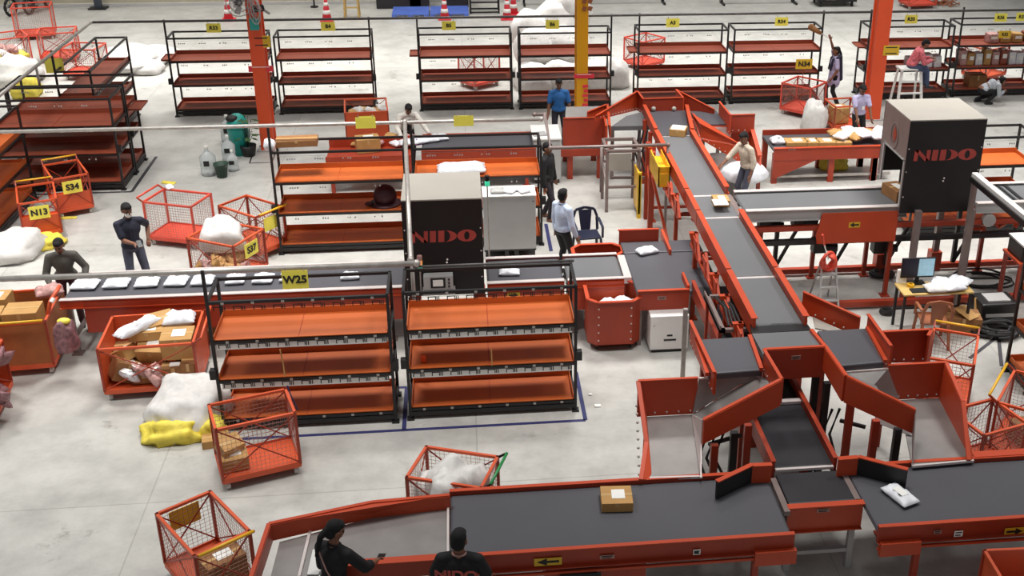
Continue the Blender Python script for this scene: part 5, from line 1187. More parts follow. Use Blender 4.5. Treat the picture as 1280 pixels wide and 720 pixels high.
# octagonal bins at the middle conveyor
def hopper(px, py, w, d, h, label, at=None):
    p = P(px, py); cx, cy = at or (p.x, p.y+d/2); t = thing('hopper_bin', label, 'bin', (cx, cy, 0), 0, 'red octagonal bins'); ch_ = .14; z0 = .12
    o = [(-w/2+ch_, -d/2), (w/2-ch_, -d/2), (w/2, -d/2+ch_), (w/2, d/2-ch_), (w/2-ch_, d/2), (-w/2+ch_, d/2), (-w/2, d/2-ch_), (-w/2, -d/2+ch_)]
    ctr = V((cx, cy, 0)); mb = MB(); rim = MB(); n = 8
    for i in range(n):
        a, b = V((*o[i], 0)), V((*o[(i+1) % n], 0)); mid = (a+b)/2; inw = -mid.normalized()*.012
        mb.slab([ctr+a+V((0, 0, z0)), ctr+b+V((0, 0, z0)), ctr+b+V((0, 0, h)), ctr+a+V((0, 0, h))], inw)
        rim.beam(ctr+a+V((0, 0, h)), ctr+b+V((0, 0, h)), .06, .02)
    mb.slab([ctr+V((*q, z0)) for q in o], (0, 0, .015)); mb.build('bin_body', REDD, t); rim.build('rim', RED, t)
    bl = MB()
    for x_ in (-w/2+ch_+.02, w/2-ch_-.02):
        for k in range(5): bl.ell((cx+x_, cy-d/2-.003, z0+.1+.14*k), .014, 6)
    bl.build('bolt_row', CASTER, t)
    for i in (-1, 1):
        for j in (-1, 1): MB().tube([(cx+i*w*.32-.02, cy+j*d*.32, .06), (cx+i*w*.32+.02, cy+j*d*.32, .06)], .06, 10).box(cx+i*w*.32-.03, cx+i*w*.32+.03, cy+j*d*.32-.03, cy+j*d*.32+.03, .09, .12).build('caster', RUBBER, t)
    return cx, cy
hx, hy = hopper(768, 440, .84, .78, .9, 'red octagonal bin with white packets before the middle conveyor')
for i in range(4): solo('poly_mailer', pillow((hx-.2+.14*i, hy-.1+.12*(i % 2), .5+.05*(i % 2)), (.4, .34, .16), 180+i, i, .3, i), WHITE, 'white packet inside the red octagonal bin', 'parcel', 'packets in the octagonal bin', smooth=True)
hopper(752, 352, .86, .5, .9, 'red octagonal bin standing behind the middle conveyor by the dark chair', (2.2, 17.93))
# white equipment box under the corner belt
a, b = P(812, 442), P(860, 441); t = thing('equipment_box', 'white metal equipment box on the floor under the corner belt board', 'equipment box', ((a.x+b.x)/2, a.y+.25, 0))
MB().box(a.x, b.x, a.y, a.y+.5, .06, .66).build('housing', WHITEM, t, bevel=.012); MB().box(a.x+.04, b.x-.04, a.y+.03, a.y+.47, 0, .06).build('plinth', BLK, t)
MB().box(a.x+.22, a.x+.42, a.y-.006, a.y-.002, .22, .25).box(a.x+.27, a.x+.36, a.y-.006, a.y-.002, .3, .33).build('print_mark', INK, t); MB().ell((a.x+.06, a.y-.003, .5), .015, 8).build('lock', GREYM, t)
# plastic chairs
def pchair(x, y, rz, m, label):
    t = thing('plastic_chair', label, 'chair', (x, y, 0), 0); R = MX.Translation(V((x, y, 0))) @ MX.Rotation(rz, 4, 'Z')     # faces local -y
    def o(mb, n): mb.v = [tuple(R @ V(v)) for v in mb.v]; return mb.build(n, m, t, bevel=.006)
    o(MB().box(-.22, .22, -.22, .2, .42, .45), 'seat')
    for i in (-1, 1):
        o(MB().beam((i*.24, -.24, 0), (i*.21, -.2, .43), .045), 'leg'); o(MB().beam((i*.24, .27, 0), (i*.21, .2, .43), .045), 'leg'); o(MB().beam((i*.25, -.18, .64), (i*.25, .2, .68), .05, .03).beam((i*.25, -.18, .43), (i*.25, -.18, .64), .04), 'armrest')
    bk = MB()
    pts = [(-.23, .2, .44), (-.23, .25, .7), (-.18, .27, .84), (0, .28, .88), (.18, .27, .84), (.23, .25, .7), (.23, .2, .44)]
    for a, b in zip(pts, pts[1:]): bk.beam(a, b, .05, .035, V((0, 1, 0)))
    bk.slab([(-.09, .2, .45), (.09, .2, .45), (.13, .265, .84), (-.13, .265, .84)], .012)
    o(bk, 'backrest')
p = P(735, 322); pchair(p.x, p.y+.1, 0.1, NAVYP, 'dark navy plastic chair behind the octagonal bin'); p = P(1150, 422); pchair(7.45, 15.75, PI-.15, BROWNP, 'brown plastic chair at the desk with the monitor')
# white desk by the blue-shirted man
z_ = 1.05; a, b = P(666, 174, z_), P(702, 172, z_); t = thing('white_desk', 'white cabinet desk in front of the man in the blue shirt', 'desk', ((a.x+b.x)/2, a.y+.4, 0))
MB().box(a.x, b.x, a.y, a.y+1.0, z_-.03, z_).build('desk_top', WHITEM, t); MB().box(a.x+.02, b.x-.02, a.y+.02, a.y+.95, .1, z_-.03).build('desk_body', GREYM, t); MB().box(a.x+.05, b.x-.05, a.y+.05, a.y+.9, 0, .1).build('plinth', BLK, t)
solo('paper_sheet', MB().obox(((a.x+b.x)/2-.15, a.y+.3, z_+.015), (.3, .25, .03), .2), GREYM, 'small stack of grey papers on the white cabinet desk', 'paper')
# step stand and yellow guards left of the tall line
a, b = P(758, 265), P(797, 264); t = thing('step_stand', 'grey-brown steel step stand beside the tall conveyor', 'step stand', ((a.x+b.x)/2, a.y+.4, 0)); zt_ = 1.33
for x_ in (a.x, b.x):
    for y_ in (a.y, a.y+.75): MB().box(x_-.03, x_+.03, y_-.03, y_+.03, 0, zt_).build('leg', BROWNM, t)
MB().beam((a.x, a.y, zt_), (b.x, a.y, zt_), .06).beam((a.x, a.y+.75, zt_), (b.x, a.y+.75, zt_), .06).beam((a.x, a.y, zt_), (a.x, a.y+.75, zt_), .06).beam((b.x, a.y, zt_), (b.x, a.y+.75, zt_), .06).build('top_frame', BROWNM, t)
MB().beam((a.x, a.y, .55), (b.x, a.y, .55), .05).beam((a.x, a.y+.75, .85), (b.x, a.y+.75, .85), .05).beam((a.x, a.y, .55), (a.x, a.y+.75, .85), .04).beam((b.x, a.y, .55), (b.x, a.y+.75, .85), .04).build('rung', BROWNM, t)
MB().box(a.x+.08, b.x-.08, a.y+.5, a.y+.55, .72, 1.1).build('step_panel', CREAM, t)
a, b = P(816, 187, 1.75), P(826, 209, 1.75); t = thing('guard_box', 'yellow open guard box fixed high on the left side of the tall conveyor', 'guard', ((a.x+b.x)/2, (a.y+b.y)/2, 1.3))
xa = a.x-.05; MB().box(xa, xa+.02, b.y, a.y, 1.35, 1.75).box(xa+.2, xa+.22, b.y, a.y, 1.35, 1.75).box(xa, xa+.22, b.y, b.y+.02, 1.35, 1.75).box(xa, xa+.22, b.y, a.y, 1.6, 1.62).build('guard_shell', YELH, t); MB().box(xa+.02, xa+.2, b.y-.01, b.y, 1.4, 1.62).build('end_plate', YELO, t)
p = P(804, 272); t = thing('guard_post', 'slim yellow guard panel on the floor between red posts left of the tall conveyor', 'guard', (p.x, p.y, 0)); MB().box(p.x-.12, p.x-.08, p.y-.05, p.y+.6, .1, .95).build('panel', YELH, t); MB().box(p.x-.14, p.x-.06, p.y-.05, p.y+.02, 0, 1.0).build('post', YELO, t)
t = thing('support_frame', 'red braced support frame at the left foot of the tall conveyor', 'support frame', (3.62, 21.1, 0))
for x_, y_ in ((3.6, 20.8), (3.62, 21.4)): MB().box(x_-.05, x_+.05, y_-.05, y_+.05, 0, 1.65).build('post', REDD, t)
MB().beam((3.6, 20.8, .3), (3.62, 21.4, 1.2), .05).beam((3.6, 20.8, 1.0), (3.62, 21.4, 1.0), .05).beam((3.6, 20.8, 1.2), (3.75, 19.4, .2), .05).build('brace', RED, t)
# desk with monitor
zd = .76; fl, fr, rl = P(1132, 371, zd), P(1216, 363, zd), P(1114, 354, zd)
x0, x1, y0, y1 = fl.x, fr.x, (fl.y+fr.y)/2, rl.y
t = thing('work_desk', 'wooden computer desk with thin black legs under the right scanner cabinet', 'desk', ((x0+x1)/2, (y0+y1)/2, 0))
MB().box(x0, x1, y0, y1, zd-.03, zd).build('desk_top', WOOD, t, bevel=.005)
for x_ in (x0+.04, x1-.04):
    for y_ in (y0+.04, y1-.04): MB().box(x_-.02, x_+.02, y_-.02, y_+.02, 0, zd-.03).build('leg', BLK, t)
MB().beam((x0+.04, y1-.04, .3), (x1-.04, y1-.04, .3), .03).build('stretcher', BLK, t)
c = P(1148, 356, zd); cy_ = y0+.42
t = thing('monitor', 'black monitor with a blue and white screen on the computer desk', 'monitor', (c.x, cy_, zd))
MB().box(c.x-.3, c.x+.28, cy_, cy_+.03, zd+.1, zd+.46).build('display', BLK, t, bevel=.006); MB().box(c.x-.01, c.x+.26, cy_-.004, cy_, zd+.13, zd+.44).build('screen', SCREEN, t); MB().box(c.x-.28, c.x-.01, cy_-.004, cy_, zd+.13, zd+.44).build('dark_screen', NAVYP, t); MB().box(c.x-.03, c.x+.03, cy_+.01, cy_+.05, zd, zd+.15).box(c.x-.13, c.x+.13, cy_-.08, cy_+.1, zd, zd+.012).build('stand', BLK, t)
t = thing('keyboard', 'black keyboard on the front edge of the computer desk', 'keyboard', (c.x+.05, y0+.13, zd)); MB().box(c.x-.22, c.x+.25, y0+.05, y0+.2, zd, zd+.02).build('case', BLK, t, bevel=.004)
kb = MB()
for i in range(14):
    for j in range(4): kb.box(c.x-.2+.031*i, c.x-.176+.031*i, y0+.065+.03*j, y0+.088+.03*j, zd+.02, zd+.027)
kb.build('key_block', RUBBER, t)
solo('paper_stack', MB().obox((x0+.12, cy_+.05, zd+.12), (.16, .06, .24), .15), PAPER, 'white folder standing at the left end of the computer desk', 'paper'); solo('tape_roll', MB().lathe((x0+.22, y0+.3, zd), [(.03, 0), (.06, 0), (.06, .05), (.03, .05), (.03, 0)], 16), YELH, 'yellow tape roll on the computer desk', 'tape roll')
for i in range(6): mailer((x1-.62+.1*i, y0+.12+.1*(i % 3), zd+.003+.02*(i % 2)), (.36, .28, .09), 'white plastic packet in the heap on the right of the computer desk', 190+i, i*1.1, group='packets on the computer desk', sticker=False, m=WHITE if i else SACK)
p = P(1216, 408); c1 = carton((p.x-.25, p.y-.05, 0), (.6, .4, .28), 'open brown carton on the floor right of the computer desk', -.2, CARDD, sticker=False); solo('carton_flap', MB().slab([P(1192, 386, .4), P(1212, 401, .3), P(1224, 396, .3), P(1205, 381, .4)], .01), CARD, 'loose cardboard flap leaning on the open brown carton', 'cardboard')
solo('carton_flap', MB().slab([P(1217, 398, .05), P(1226, 398, .05), P(1226, 372, .35), P(1218, 372, .35)], .012), CARD, 'upright cardboard sheet behind the open brown carton', 'cardboard')
p = P(1248, 404); t = thing('printer', 'black printer on the floor at the right below the black rack', 'printer', (p.x, p.y+.25, 0)); MB().box(p.x-.33, p.x+.33, p.y, p.y+.5, .02, .36).build('printer_body', BLK, t, bevel=.04); MB().box(p.x-.2, p.x+.2, p.y+.08, p.y+.38, .36, .39).build('paper_tray', GREYM, t); MB().box(p.x-.25, p.x+.25, p.y-.01, p.y, .12, .18).build('output_slot', GREYM, t)
def coil(label, c, r, n, th, ry=0, m=RUBBER, seed=0):
    rr = random.Random(seed); mb = MB(); pts = []
    for k in range(n*16+1):
        a = k*PI/8; q = r*(1+.12*math.sin(a*.37+seed)); pts.append((c[0]+q*math.cos(a), c[1]+q*.75*math.sin(a)*math.cos(ry), c[2]+th+.02*(k/16)+q*.75*math.sin(a)*math.sin(ry)))
    mb.tube(pts, th, 6); return solo('cable_coil', mb, m, label, 'cable')
def tangle(label, c, r, n, th, seed, hgt):
    rr = random.Random(seed); mb = MB()
    for k in range(n):
        ph = rr.uniform(0, 6); a0, b0 = rr.uniform(.6, 1)*r, rr.uniform(.35, .6)*r; ox, oy, z0 = rr.uniform(-.2, .2)*r, rr.uniform(-.2, .2)*r, th+hgt*k/n; tl = rr.uniform(-.06, .06)
        mb.tube([(c[0]+ox+a0*math.cos(a*PI/10+ph), c[1]+oy+b0*math.sin(a*PI/10+ph), max(th, z0+tl*math.cos(a*PI/10))) for a in range(20)], th, 6)
    return solo('cable_coil', mb, RUBBER, label, 'cable')
p = P(1247, 418); tangle('tangled heap of black cable on the floor before the black printer', (p.x, p.y, 0), .42, 12, .022, 3, .12)
p = P(1232, 352); tangle('large loose loops of black cable on the floor right of the computer desk', (p.x, p.y, 0), .62, 4, .018, 7, .04)
p = P(1102, 345); coil('small coil of black cable under the cross conveyor', (p.x, p.y, 0), .2, 3, .03, seed=5); p = P(1108, 392); coil('black cable ring on the floor left of the brown chair', (p.x, p.y, 0), .1, 2, .03, seed=6)
# printer box on a stand at the right edge
q = P(1262, 292, 1.3); t = thing('label_printer', 'dark label printer with a pale lid at the right edge', 'printer', (q.x+.25, q.y-.2, 1.0)); MB().box(q.x, q.x+.6, q.y-.55, q.y, 1.0, 1.28).build('printer_body', BLK, t, bevel=.02); MB().box(q.x-.01, q.x+.61, q.y-.56, q.y+.01, 1.28, 1.31).build('lid', WHITEM, t); MB().box(q.x+.1, q.x+.5, q.y-.56, q.y-.55, 1.05, 1.2).build('front_door', NAVYP, t)
t = thing('printer_stand', 'red stand carrying the label printer at the right edge', 'stand', (q.x+.3, q.y-.3, 0)); MB().box(q.x-.05, q.x+.65, q.y-.6, q.y+.05, .96, 1.0).build('shelf', RED, t)
for i in (0, .6):
    for j in (-.55, 0): MB().box(q.x+i-.03, q.x+i+.03, q.y+j-.03, q.y+j+.03, 0, .96).build('leg', REDD, t)
# red frame tool hanging and ladder near the cross conveyor
p = P(1030, 382); t = thing('step_ladder', 'folding grey step ladder under the cross conveyor with a red reel on it', 'ladder', (p.x, p.y, 0)); h = .85
for i in (-.17, .17):
    MB().beam((p.x+i, p.y-.3, 0), (p.x+i*.7, p.y, h), .03).build('rail', GREYM, t); MB().beam((p.x+i, p.y+.35, 0), (p.x+i*.7, p.y+.03, h), .025).build('rear_leg', GREYM, t)
for k in range(1, 4): f = k/4; MB().box(p.x-.14, p.x+.14, p.y-.3+.3*f-.03, p.y-.3+.3*f+.05, h*f-.015, h*f+.015).build('step', GREYM, t)
t = thing('cable_reel', 'red cable reel with a white strap hanging on the step ladder', 'cable reel', (p.x, p.y-.1, h)); mb = MB()
for k in range(4): mb.tube([(p.x-.04+(.07+.02*k)*math.cos(a*PI/10), p.y-.1-.05*math.sin(a*PI/5+k), h+.05+(.1+.02*k)*math.sin(a*PI/10)) for a in range(21)], .028, 6, False)
mb.build('hose', PINK, t, True); MB().beam((p.x-.05, p.y-.12, h+.1), (p.x-.14, p.y-.1, h+.36), .05, .02).build('strap', PAPER, t); MB().beam((p.x-.14, p.y-.1, h+.36), (p.x-.19, p.y-.1, h+.55), .05, .03).build('hook', PINK, t)
p = P(1043, 205); sack(1043, 213, (.7, .5, .35), 'yellow sack under the parcel table', SACKY, 15, .2); sack(1060, 152, (.01, .01, .01), 'x') if False else None
p = P(1020, 166); solo('sack', lump((p.x, p.y+.25, .0), (.6, .5, .75), 17, .15, 20, .3), SACK, 'white sack standing behind the parcel table', 'sack', smooth=True)
# litter and papers on the floor
def scrap(px, py, w, d, label, m=PAPER, rz=0): p = P(px, py); solo('paper_scrap', MB().obox((p.x, p.y, .012), (w, d, .02), rz, .06, .05), m, label, 'paper')
scrap(747, 508, .09, .06, 'small white paper scrap on the bare floor right of the front racks'); scrap(738, 494, .05, .03, 'tiny white scrap above the larger paper scrap'); scrap(86, 273, .3, .1, 'pale printed strip on the floor right of the N13 cart', SACKY, .1)
p = PY(196, 219, 21.5)
solo('glove', lump((-5.75, 21.62, .9), (.16, .22, .06), 21, .2, 12, .3, .6), WHITE, 'white glove lying on the corner of the empty coral cart', 'glove', smooth=True); scrap(211, 229, .3, .12, 'pale yellow paper on the floor behind the empty coral cart', SACKY, -.3)
scrap(165, 460, .06, .04, 'tiny white scrap on the floor left of the large cart') if False else None
# yellow cap and pinkish bundle at the left end of the conveyor
q = P(82, 384, 1.15); t = thing('bag_bundle', 'pinkish printed bundle with a yellow tie hanging at the left end of the long conveyor', 'bundle', (q.x, q.y, .5)); m_ = lump((q.x-.05, q.y-.1, .5), (.3, .28, .45), 23, .25, 24, .4); m_.build('bundle', BUNDLE, t, True); MB().ell((q.x-.03, q.y-.1, .97), (.1, .07, .05), 10).build('yellow_tie', YEL, t, True)
t = thing('barrier_arm', 'orange slanting bar beside the man at the left end of the long conveyor', 'bar', P(60, 420, .6)); MB().tube([P(58, 402, .8), P(63, 376, 1.1), P(75, 357, 1.25)], .03, 8).build('bar', CART, t, True); MB().tube([P(64, 378, 1.09), P(67, 373, 1.13)], .034, 8).build('white_band', PAPER, t)
solo('white_slab', MB().slab([P(384, 719, .935), P(391, 688, .935), P(412, 686, .935), P(420, 700, .935), P(416, 719, .935)], (0, 0, .012)), WHITEM, 'flat white slab lying on the end table left of the woman in black', 'plastic sheet')  # thin white slab on the steel table top
# sticker sheets and white bags on top of the left cabinet and rack
p = PY(560, 216, 20.6); mailer((-.1, 20.55, 1.455), (.9, .5, .14), 'white plastic sheet on the top tray behind the left scanner cabinet', 210, .05, sticker=False)
p = P(640, 236, 1.35)
for i in range(3): mailer((.55+.24*i, yb+.2, PY(606, 247, yb).z+.022), (.26, .22, .07), ('grey tool pouch', 'white packet in the middle', 'white packet at the right')[i]+' on top of the tall grey electrical cabinet', 220+i, i, m=(GREYM, WHITE, WHITE)[i], sticker=False)
# ================================================================== PEOPLE
SKIN = mat('brown_skin', (128, 84, 62), .55, var=.08, scale=20)
HAIR = mat('black_hair', (14, 12, 12), .85, var=.25, scale=40)
EYE = mat('eye_dark', (20, 14, 12), .3, var=0)
LIP = mat('lip_brown', (112, 58, 52), .5, var=0)
def ik(a, b, l1, l2, pole):
    a, b = V(a), V(b); d = b-a; L = min(d.length, (l1+l2)*.998); d = d.normalized(); b = a+d*L
    x = (l1*l1-l2*l2+L*L)/(2*L); h = math.sqrt(max(0, l1*l1-x*x)); p = V(pole); p = (p-d*p.dot(d))
    p = p.normalized() if p.length > 1e-4 else V((0, 1, 0))
    return a+d*x+p*h, b
def person(label, x, y, face, h=1.68, shirt=None, pants=None, lean=0, twist=0, lh=None, rh=None, head=(0, 0), sleeve='long', female=False, hair='short', feet=((-.11, 0), (.11, 0)), seat=None, fz=0., mask=False, shoe=None, skin=None, voxel=.011, curl=.5, holds=False, loose=0., z0=0., knees=None, collar=None, trim=None):
    """stands at x, y; faces local -y turned by `face` degrees; hand targets in local metres for a 1.68 m body (his right hand is at -x)"""
    t = thing('person', label, 'person', (x, y, z0), math.radians(face)); s = h/1.68
    W = MX.Translation(V((x, y, z0))) @ MX.Rotation(math.radians(face), 4, 'Z') @ MX.Scale(s, 4)
    skin = skin or SKIN
    hipz = .90 if seat is None else seat+.09
    pel = V((0, 0, hipz+.03)); dy = 0
    ca, sa = math.cos(math.radians(lean)), math.sin(math.radians(lean))
    ct, st_ = math.cos(math.radians(twist)), math.sin(math.radians(twist))
    def U(px, py, pz):                     # upper body point: lean forward about the hips, twist about z
        px, py = px*ct-py*st_, px*st_+py*ct
        z = pz-.93; return V((px, py*ca-z*sa, pel.z+z*ca+py*sa))
    sh = .165 if female else .185
    SL, SR = U(sh, 0, 1.345), U(-sh, 0, 1.345)
    NK, HD = U(0, 0, 1.43), U(0, -.015, 1.56)
    hl = V(lh) if lh else U(.27, -.06, .80); hr = V(rh) if rh else U(-.27, -.06, .80)
    pole = V((0, 1, -.25))
    EL, WL = ik(SL, hl, .285, .25, V((.5, .8, -.3))); ER, WR = ik(SR, hr, .285, .25, V((-.5, .8, -.3)))
    legs = []
    for i, (fx, fy) in zip((-1, 1), feet):
        hp = pel+V((i*.09, 0, -.05)); an = V((fx, fy, .09+fz))
        k, an = ik(hp, an, .42, .41, V((i*.12, -1, .25))); legs.append((hp, k, an))
    # head frame
    pt, yw = math.radians(head[0]+lean*.55), math.radians(head[1]+twist)
    HR = MX.Rotation(yw, 3, 'Z') @ MX.Rotation(pt, 3, 'X')
    hd = lambda a, b, c: HD+HR @ V((a, b, c))
    def fin(mb): mb.v = [tuple(W @ V(v)) for v in mb.v]; return mb
    B = MB()
    # torso, neck, head
    tw = .9 if female else 1.0
    B.ell(pel+V((0, 0, .0)), (.165, .115, .12), 14); B.ell(U(0, 0, 1.07), (.135*tw, .1, .14), 14); B.ell(U(0, 0, 1.24), (.165*tw, .115, .17), 14); B.cap(SL, U(0, 0, 1.38), .052, .05, 10).cap(U(0, 0, 1.38), SR, .05, .052, 10); B.cap(U(0, .01, 1.36), U(0, 0, 1.48), .06, .052, 10); B.cap(U(0, 0, 1.0), U(0, 0, 1.25), .11, .12, 12)
    B.ell(hd(0, .012, .035), (.074, .092, .095), 16, rot=HR); B.ell(hd(0, -.022, -.04), (.056, .062, .075), 14, rot=HR); B.ell(hd(0, -.05, -.085), (.03, .026, .025), 10, rot=HR)
    B.cap(hd(0, -.08, .03), hd(0, -.098, -.015), .012, .017, 8)
    for i in (-1, 1): B.ell(hd(i*.075, .01, .0), (.014, .024, .034), 8, rot=HR); B.ell(hd(i*.035, -.066, -.012), (.022, .018, .018), 8, rot=HR)
    for S_, E_, W_, side in ((SL, EL, WL, 1), (SR, ER, WR, -1)):
        B.cap(S_, E_, .05, .04, 10); B.cap(E_, W_, .042, .028, 10)
        d = (W_-E_).normalized(); up = V((0, 0, 1)) if abs(d.z) < .85 else V((0, -1, 0))
        sdv = d.cross(up).normalized(); nrm = sdv.cross(d)
        if abs(d.z) >= .85: sdv, nrm = V((0, -1, 0)), V((-side, 0, 0)); nrm = (nrm-d*nrm.dot(d)).normalized(); sdv = d.cross(nrm).normalized()
        # palm and five fingers; the fingers curl away from the back of the hand
        pm = W_+d*.055
        B.cap(W_, W_+d*.03, .028, .03, 8)
        for k in (-1, -.33, .33, 1): B.cap(W_+d*.02+sdv*.012*k, W_+d*.09+sdv*.026*k, .017, .014, 8)
        for k, L in zip((-1, -.33, .33, 1), (.062, .075, .07, .055)):
            a0 = W_+d*.09+sdv*.027*k; bn = -nrm*curl
            d1 = (d+bn*.5).normalized(); d2 = (d+bn*1.4).normalized(); d3 = (d+bn*2.2).normalized()
            a1 = a0+d1*L*.45; a2 = a1+d2*L*.33; a3 = a2+d3*L*.25
            B.cap(a0, a1, .0098, .0092, 8).cap(a1, a2, .0092, .0086, 8).cap(a2, a3, .0086, .0076, 8)
        ts = sdv*(-1 if side > 0 else 1)
        b0 = W_+d*.025+ts*.026; b1 = b0+(d*.6+ts*.7-nrm*.25).normalized()*.04; b2 = b1+(d*.9+ts*.2-nrm*.35).normalized()*.034
        B.cap(b0, b1, .014, .0115, 8).cap(b1, b2, .0115, .009, 8)
    for hp, k, an in legs:
        B.cap(hp, k, .082, .052, 12); B.cap(k, k+(an-k)*.35, .052, .054, 10); B.cap(k+(an-k)*.35, an, .052, .036, 10)
    for (hp, k, an), i in zip(legs, (-1, 1)): B.cap(an+V((0, .03, -.04)), an+V((i*.02, -.13, -.055)), .036, .03, 10)
    remeshed(fin(B), 'body', skin, t, voxel*.62 if holds else voxel*.75, 3, .4)
    # clothes
    g = .014+loose
    s1 = MB()
    hem = .84 if not female else .7
    s1.cap(SL, U(0, 0, 1.385), .052+g, .05+g, 12).cap(U(0, 0, 1.385), SR, .05+g, .052+g, 12); s1.ell(U(0, 0, 1.24), (.165*tw+g, .115+g, .165+g), 16); s1.cap(U(0, 0, .98), U(0, 0, 1.25), .118+g, .122+g, 14)
    s1.ell(U(0, 0, .96), (.168+g, .122+g, .11), 16)
    if female: s1.cap(U(0, 0, .95), pel+V((0, 0, -.24)), .14+g, .16+g, 14); s1.ell(pel+V((0, 0, -.2)), (.19+g, .15+g, .1), 14)
    for S_, E_, W_ in ((SL, EL, WL), (SR, ER, WR)):
        if sleeve == 'long': s1.cap(S_, E_, .054+g, .046+g, 12); s1.cap(E_, E_+(W_-E_)*.92, .046+g, .03+g, 12)
        elif sleeve == 'three': s1.cap(S_, E_, .054+g, .05+g, 12); s1.cap(E_, E_+(W_-E_)*.35, .048+g, .044+g, 12)
        else: s1.cap(S_, S_+(E_-S_)*.72, .05+g, .052+g, 12)
    sh_ = remeshed(fin(s1), 'shirt' if not female else 'tunic', shirt, t, voxel, 4, .5)
    c1 = MB(); q = []
    for a in range(17): an_ = a*PI/8; q.append(U(.068*math.cos(an_), .066*math.sin(an_)+.004, 1.425-.012*math.sin(-an_)))
    c1.tube(q, .012, 6, False); fin(c1).build('collar', collar or shirt, sh_, smooth=True)
    p1 = MB()
    p1.ell(pel+V((0, 0, -.01)), (.168+.006, .12, .11), 16)
    for hp, k, an in legs: p1.cap(hp, k, .088, .064, 12); p1.cap(k, an+V((0, 0, .0)), .064, .055 if not female else .06, 12)
    remeshed(fin(p1), 'trousers', pants, t, voxel, 4, .5)
    for (hp, k, an), i in zip(legs, (-1, 1)):
        f = MB(); f.cap(an+V((0, .035, -.045)), an+V((i*.02, -.13, -.055)), .044, .04, 10); f.cap(an+V((0, 0, -.01)), an+V((0, 0, -.05)), .042, .044, 10)
        fin(f); f.v = [(a, b, max(c, z0+fz*s+.004)) for a, b, c in f.v]; remeshed(f, 'shoe', shoe or RUBBER, t, .009, 2)
    # hair and face
    hb = MB(); hb.ell(hd(0, .03, .052), (.083, .088, .088), 18, rot=HR); hb.ell(hd(0, .055, .0), (.078, .06, .085), 14, rot=HR); hb.ell(hd(0, -.025, .085), (.07, .06, .045), 12, rot=HR)
    if hair == 'tail': hb.cap(hd(0, .1, .02), hd(0, .15, -.06), .04, .035, 10).cap(hd(0, .15, -.06), hd(0, .13, -.28), .035, .018, 10)
    if hair == 'long': hb.cap(hd(0, .085, .0), U(0, .13, 1.3), .06, .055, 12).cap(U(0, .13, 1.3), U(0, .14, 1.05), .055, .025, 10)
    if hair == 'scarf': pass
    remeshed(fin(hb), 'hair', HAIR, t, .009, 3)
    e = MB()
    for i in (-1, 1): e.ell(hd(i*.031, -.077, .012), (.013, .008, .008), 8, rot=HR); e.cap(hd(i*.018, -.083, .034), hd(i*.05, -.074, .036), .005, .004, 6)
    fin(e).build('eyes', EYE, t, True)
    if mask:
        mk = MB().ell(hd(0, -.055, -.045), (.062, .05, .055), 14, rot=HR).cap(hd(-.06, -.03, -.03), hd(-.078, .01, .0), .006, .005, 6).cap(hd(.06, -.03, -.03), hd(.078, .01, .0), .006, .005, 6); fin(mk).build('face_mask', PAPER, t, True)
    else: m_ = MB().cap(hd(-.022, -.083, -.052), hd(.022, -.083, -.052), .007, .007, 8); fin(m_).build('mouth', LIP, t, True)
    return t, W, dict(U=U, hd=hd, WL=WL, WR=WR, EL=EL, ER=ER, SL=SL, SR=SR, HR=HR)
cl_ = lambda n, c, **k: mat(n, c, .8, var=k.get('var', .14), scale=k.get('scale', 9), bump=.05)
NAVY = cl_('navy_knit', (34, 36, 52)); OLIVE = cl_('olive_grey_cloth', (84, 80, 74)); WSHIRT = cl_('white_shirt_cloth', (222, 216, 206)); BLUESH = cl_('blue_cloth', (38, 98, 160)); LBLUE = cl_('pale_blue_cloth', (192, 204, 226)); BEIGE = cl_('beige_check_cloth', (198, 186, 168), scale=30, var=.22)
LAV = cl_('lavender_cloth', (182, 174, 206)); ROSE = cl_('rose_print_cloth', (204, 104, 112), scale=22, var=.45); GSH = cl_('pale_grey_cloth', (176, 180, 186)); BLACKC = cl_('black_cloth', (22, 20, 24)); DARKP = cl_('dark_trouser_cloth', (36, 34, 44)); JEAN = cl_('blue_denim', (58, 70, 98)); MAROON = cl_('maroon_trouser_cloth', (66, 28, 34)); PRINT = cl_('dark_print_cloth', (44, 38, 44), scale=26, var=.6); GREYP = cl_('grey_trouser_cloth', (70, 72, 86)); NAVYV = cl_('navy_shawl', (42, 40, 62))
def at_head(x, y, h): p = P(x, y, h); return p.x, p.y
x, y = at_head(70, 302, 1.58)
person('man in an olive-grey shirt leaning at the left end of the long conveyor', x, y+.15, 12, 1.66, OLIVE, MAROON, lean=16, head=(18, -10), sleeve='long', rh=(-.2, -.42, .98), lh=(.3, -.3, .95))
x, y = at_head(157, 256, 1.70)
t, W, J = person('man in a navy polo shirt and white mask, hand on hip, holding a phone', x, y, 28, 1.72, NAVY, GREYP, head=(14, 12), sleeve='short', mask=True, rh=(-.02, -.33, 1.08), lh=(.27, .02, 1.0), feet=((-.13, .0), (.13, -.04)))
p = W @ (J['WR']+(J['WR']-J['ER']).normalized()*.1+V((0, 0, .025))); mb = MB().obox(p, (.075, .15, .012), math.radians(28), .5); mp = thing('mobile_phone', 'dark phone in the hand of the man in the navy polo shirt', 'phone', p); mb.build('phone_body', BLK, mp)
x, y = at_head(506, 137, 1.40)
t, W, J = person('person in a white shirt with a dark strap bending over packets', x, y+.2, 15, 1.66, WSHIRT, DARKP, lean=32, head=(20, 0), sleeve='long', rh=(-.24, -.55, .92), lh=(.4, -.6, .9))
U = J['U']; mb = MB().slab([W @ U(-.03, -.15, 1.36), W @ U(.03, -.15, 1.36), W @ U(.03, -.17, 1.0), W @ U(-.03, -.17, 1.0)], .01); mb.build('neck_strap', BLACKC, t)
x, y = at_head(699, 101, 1.66)
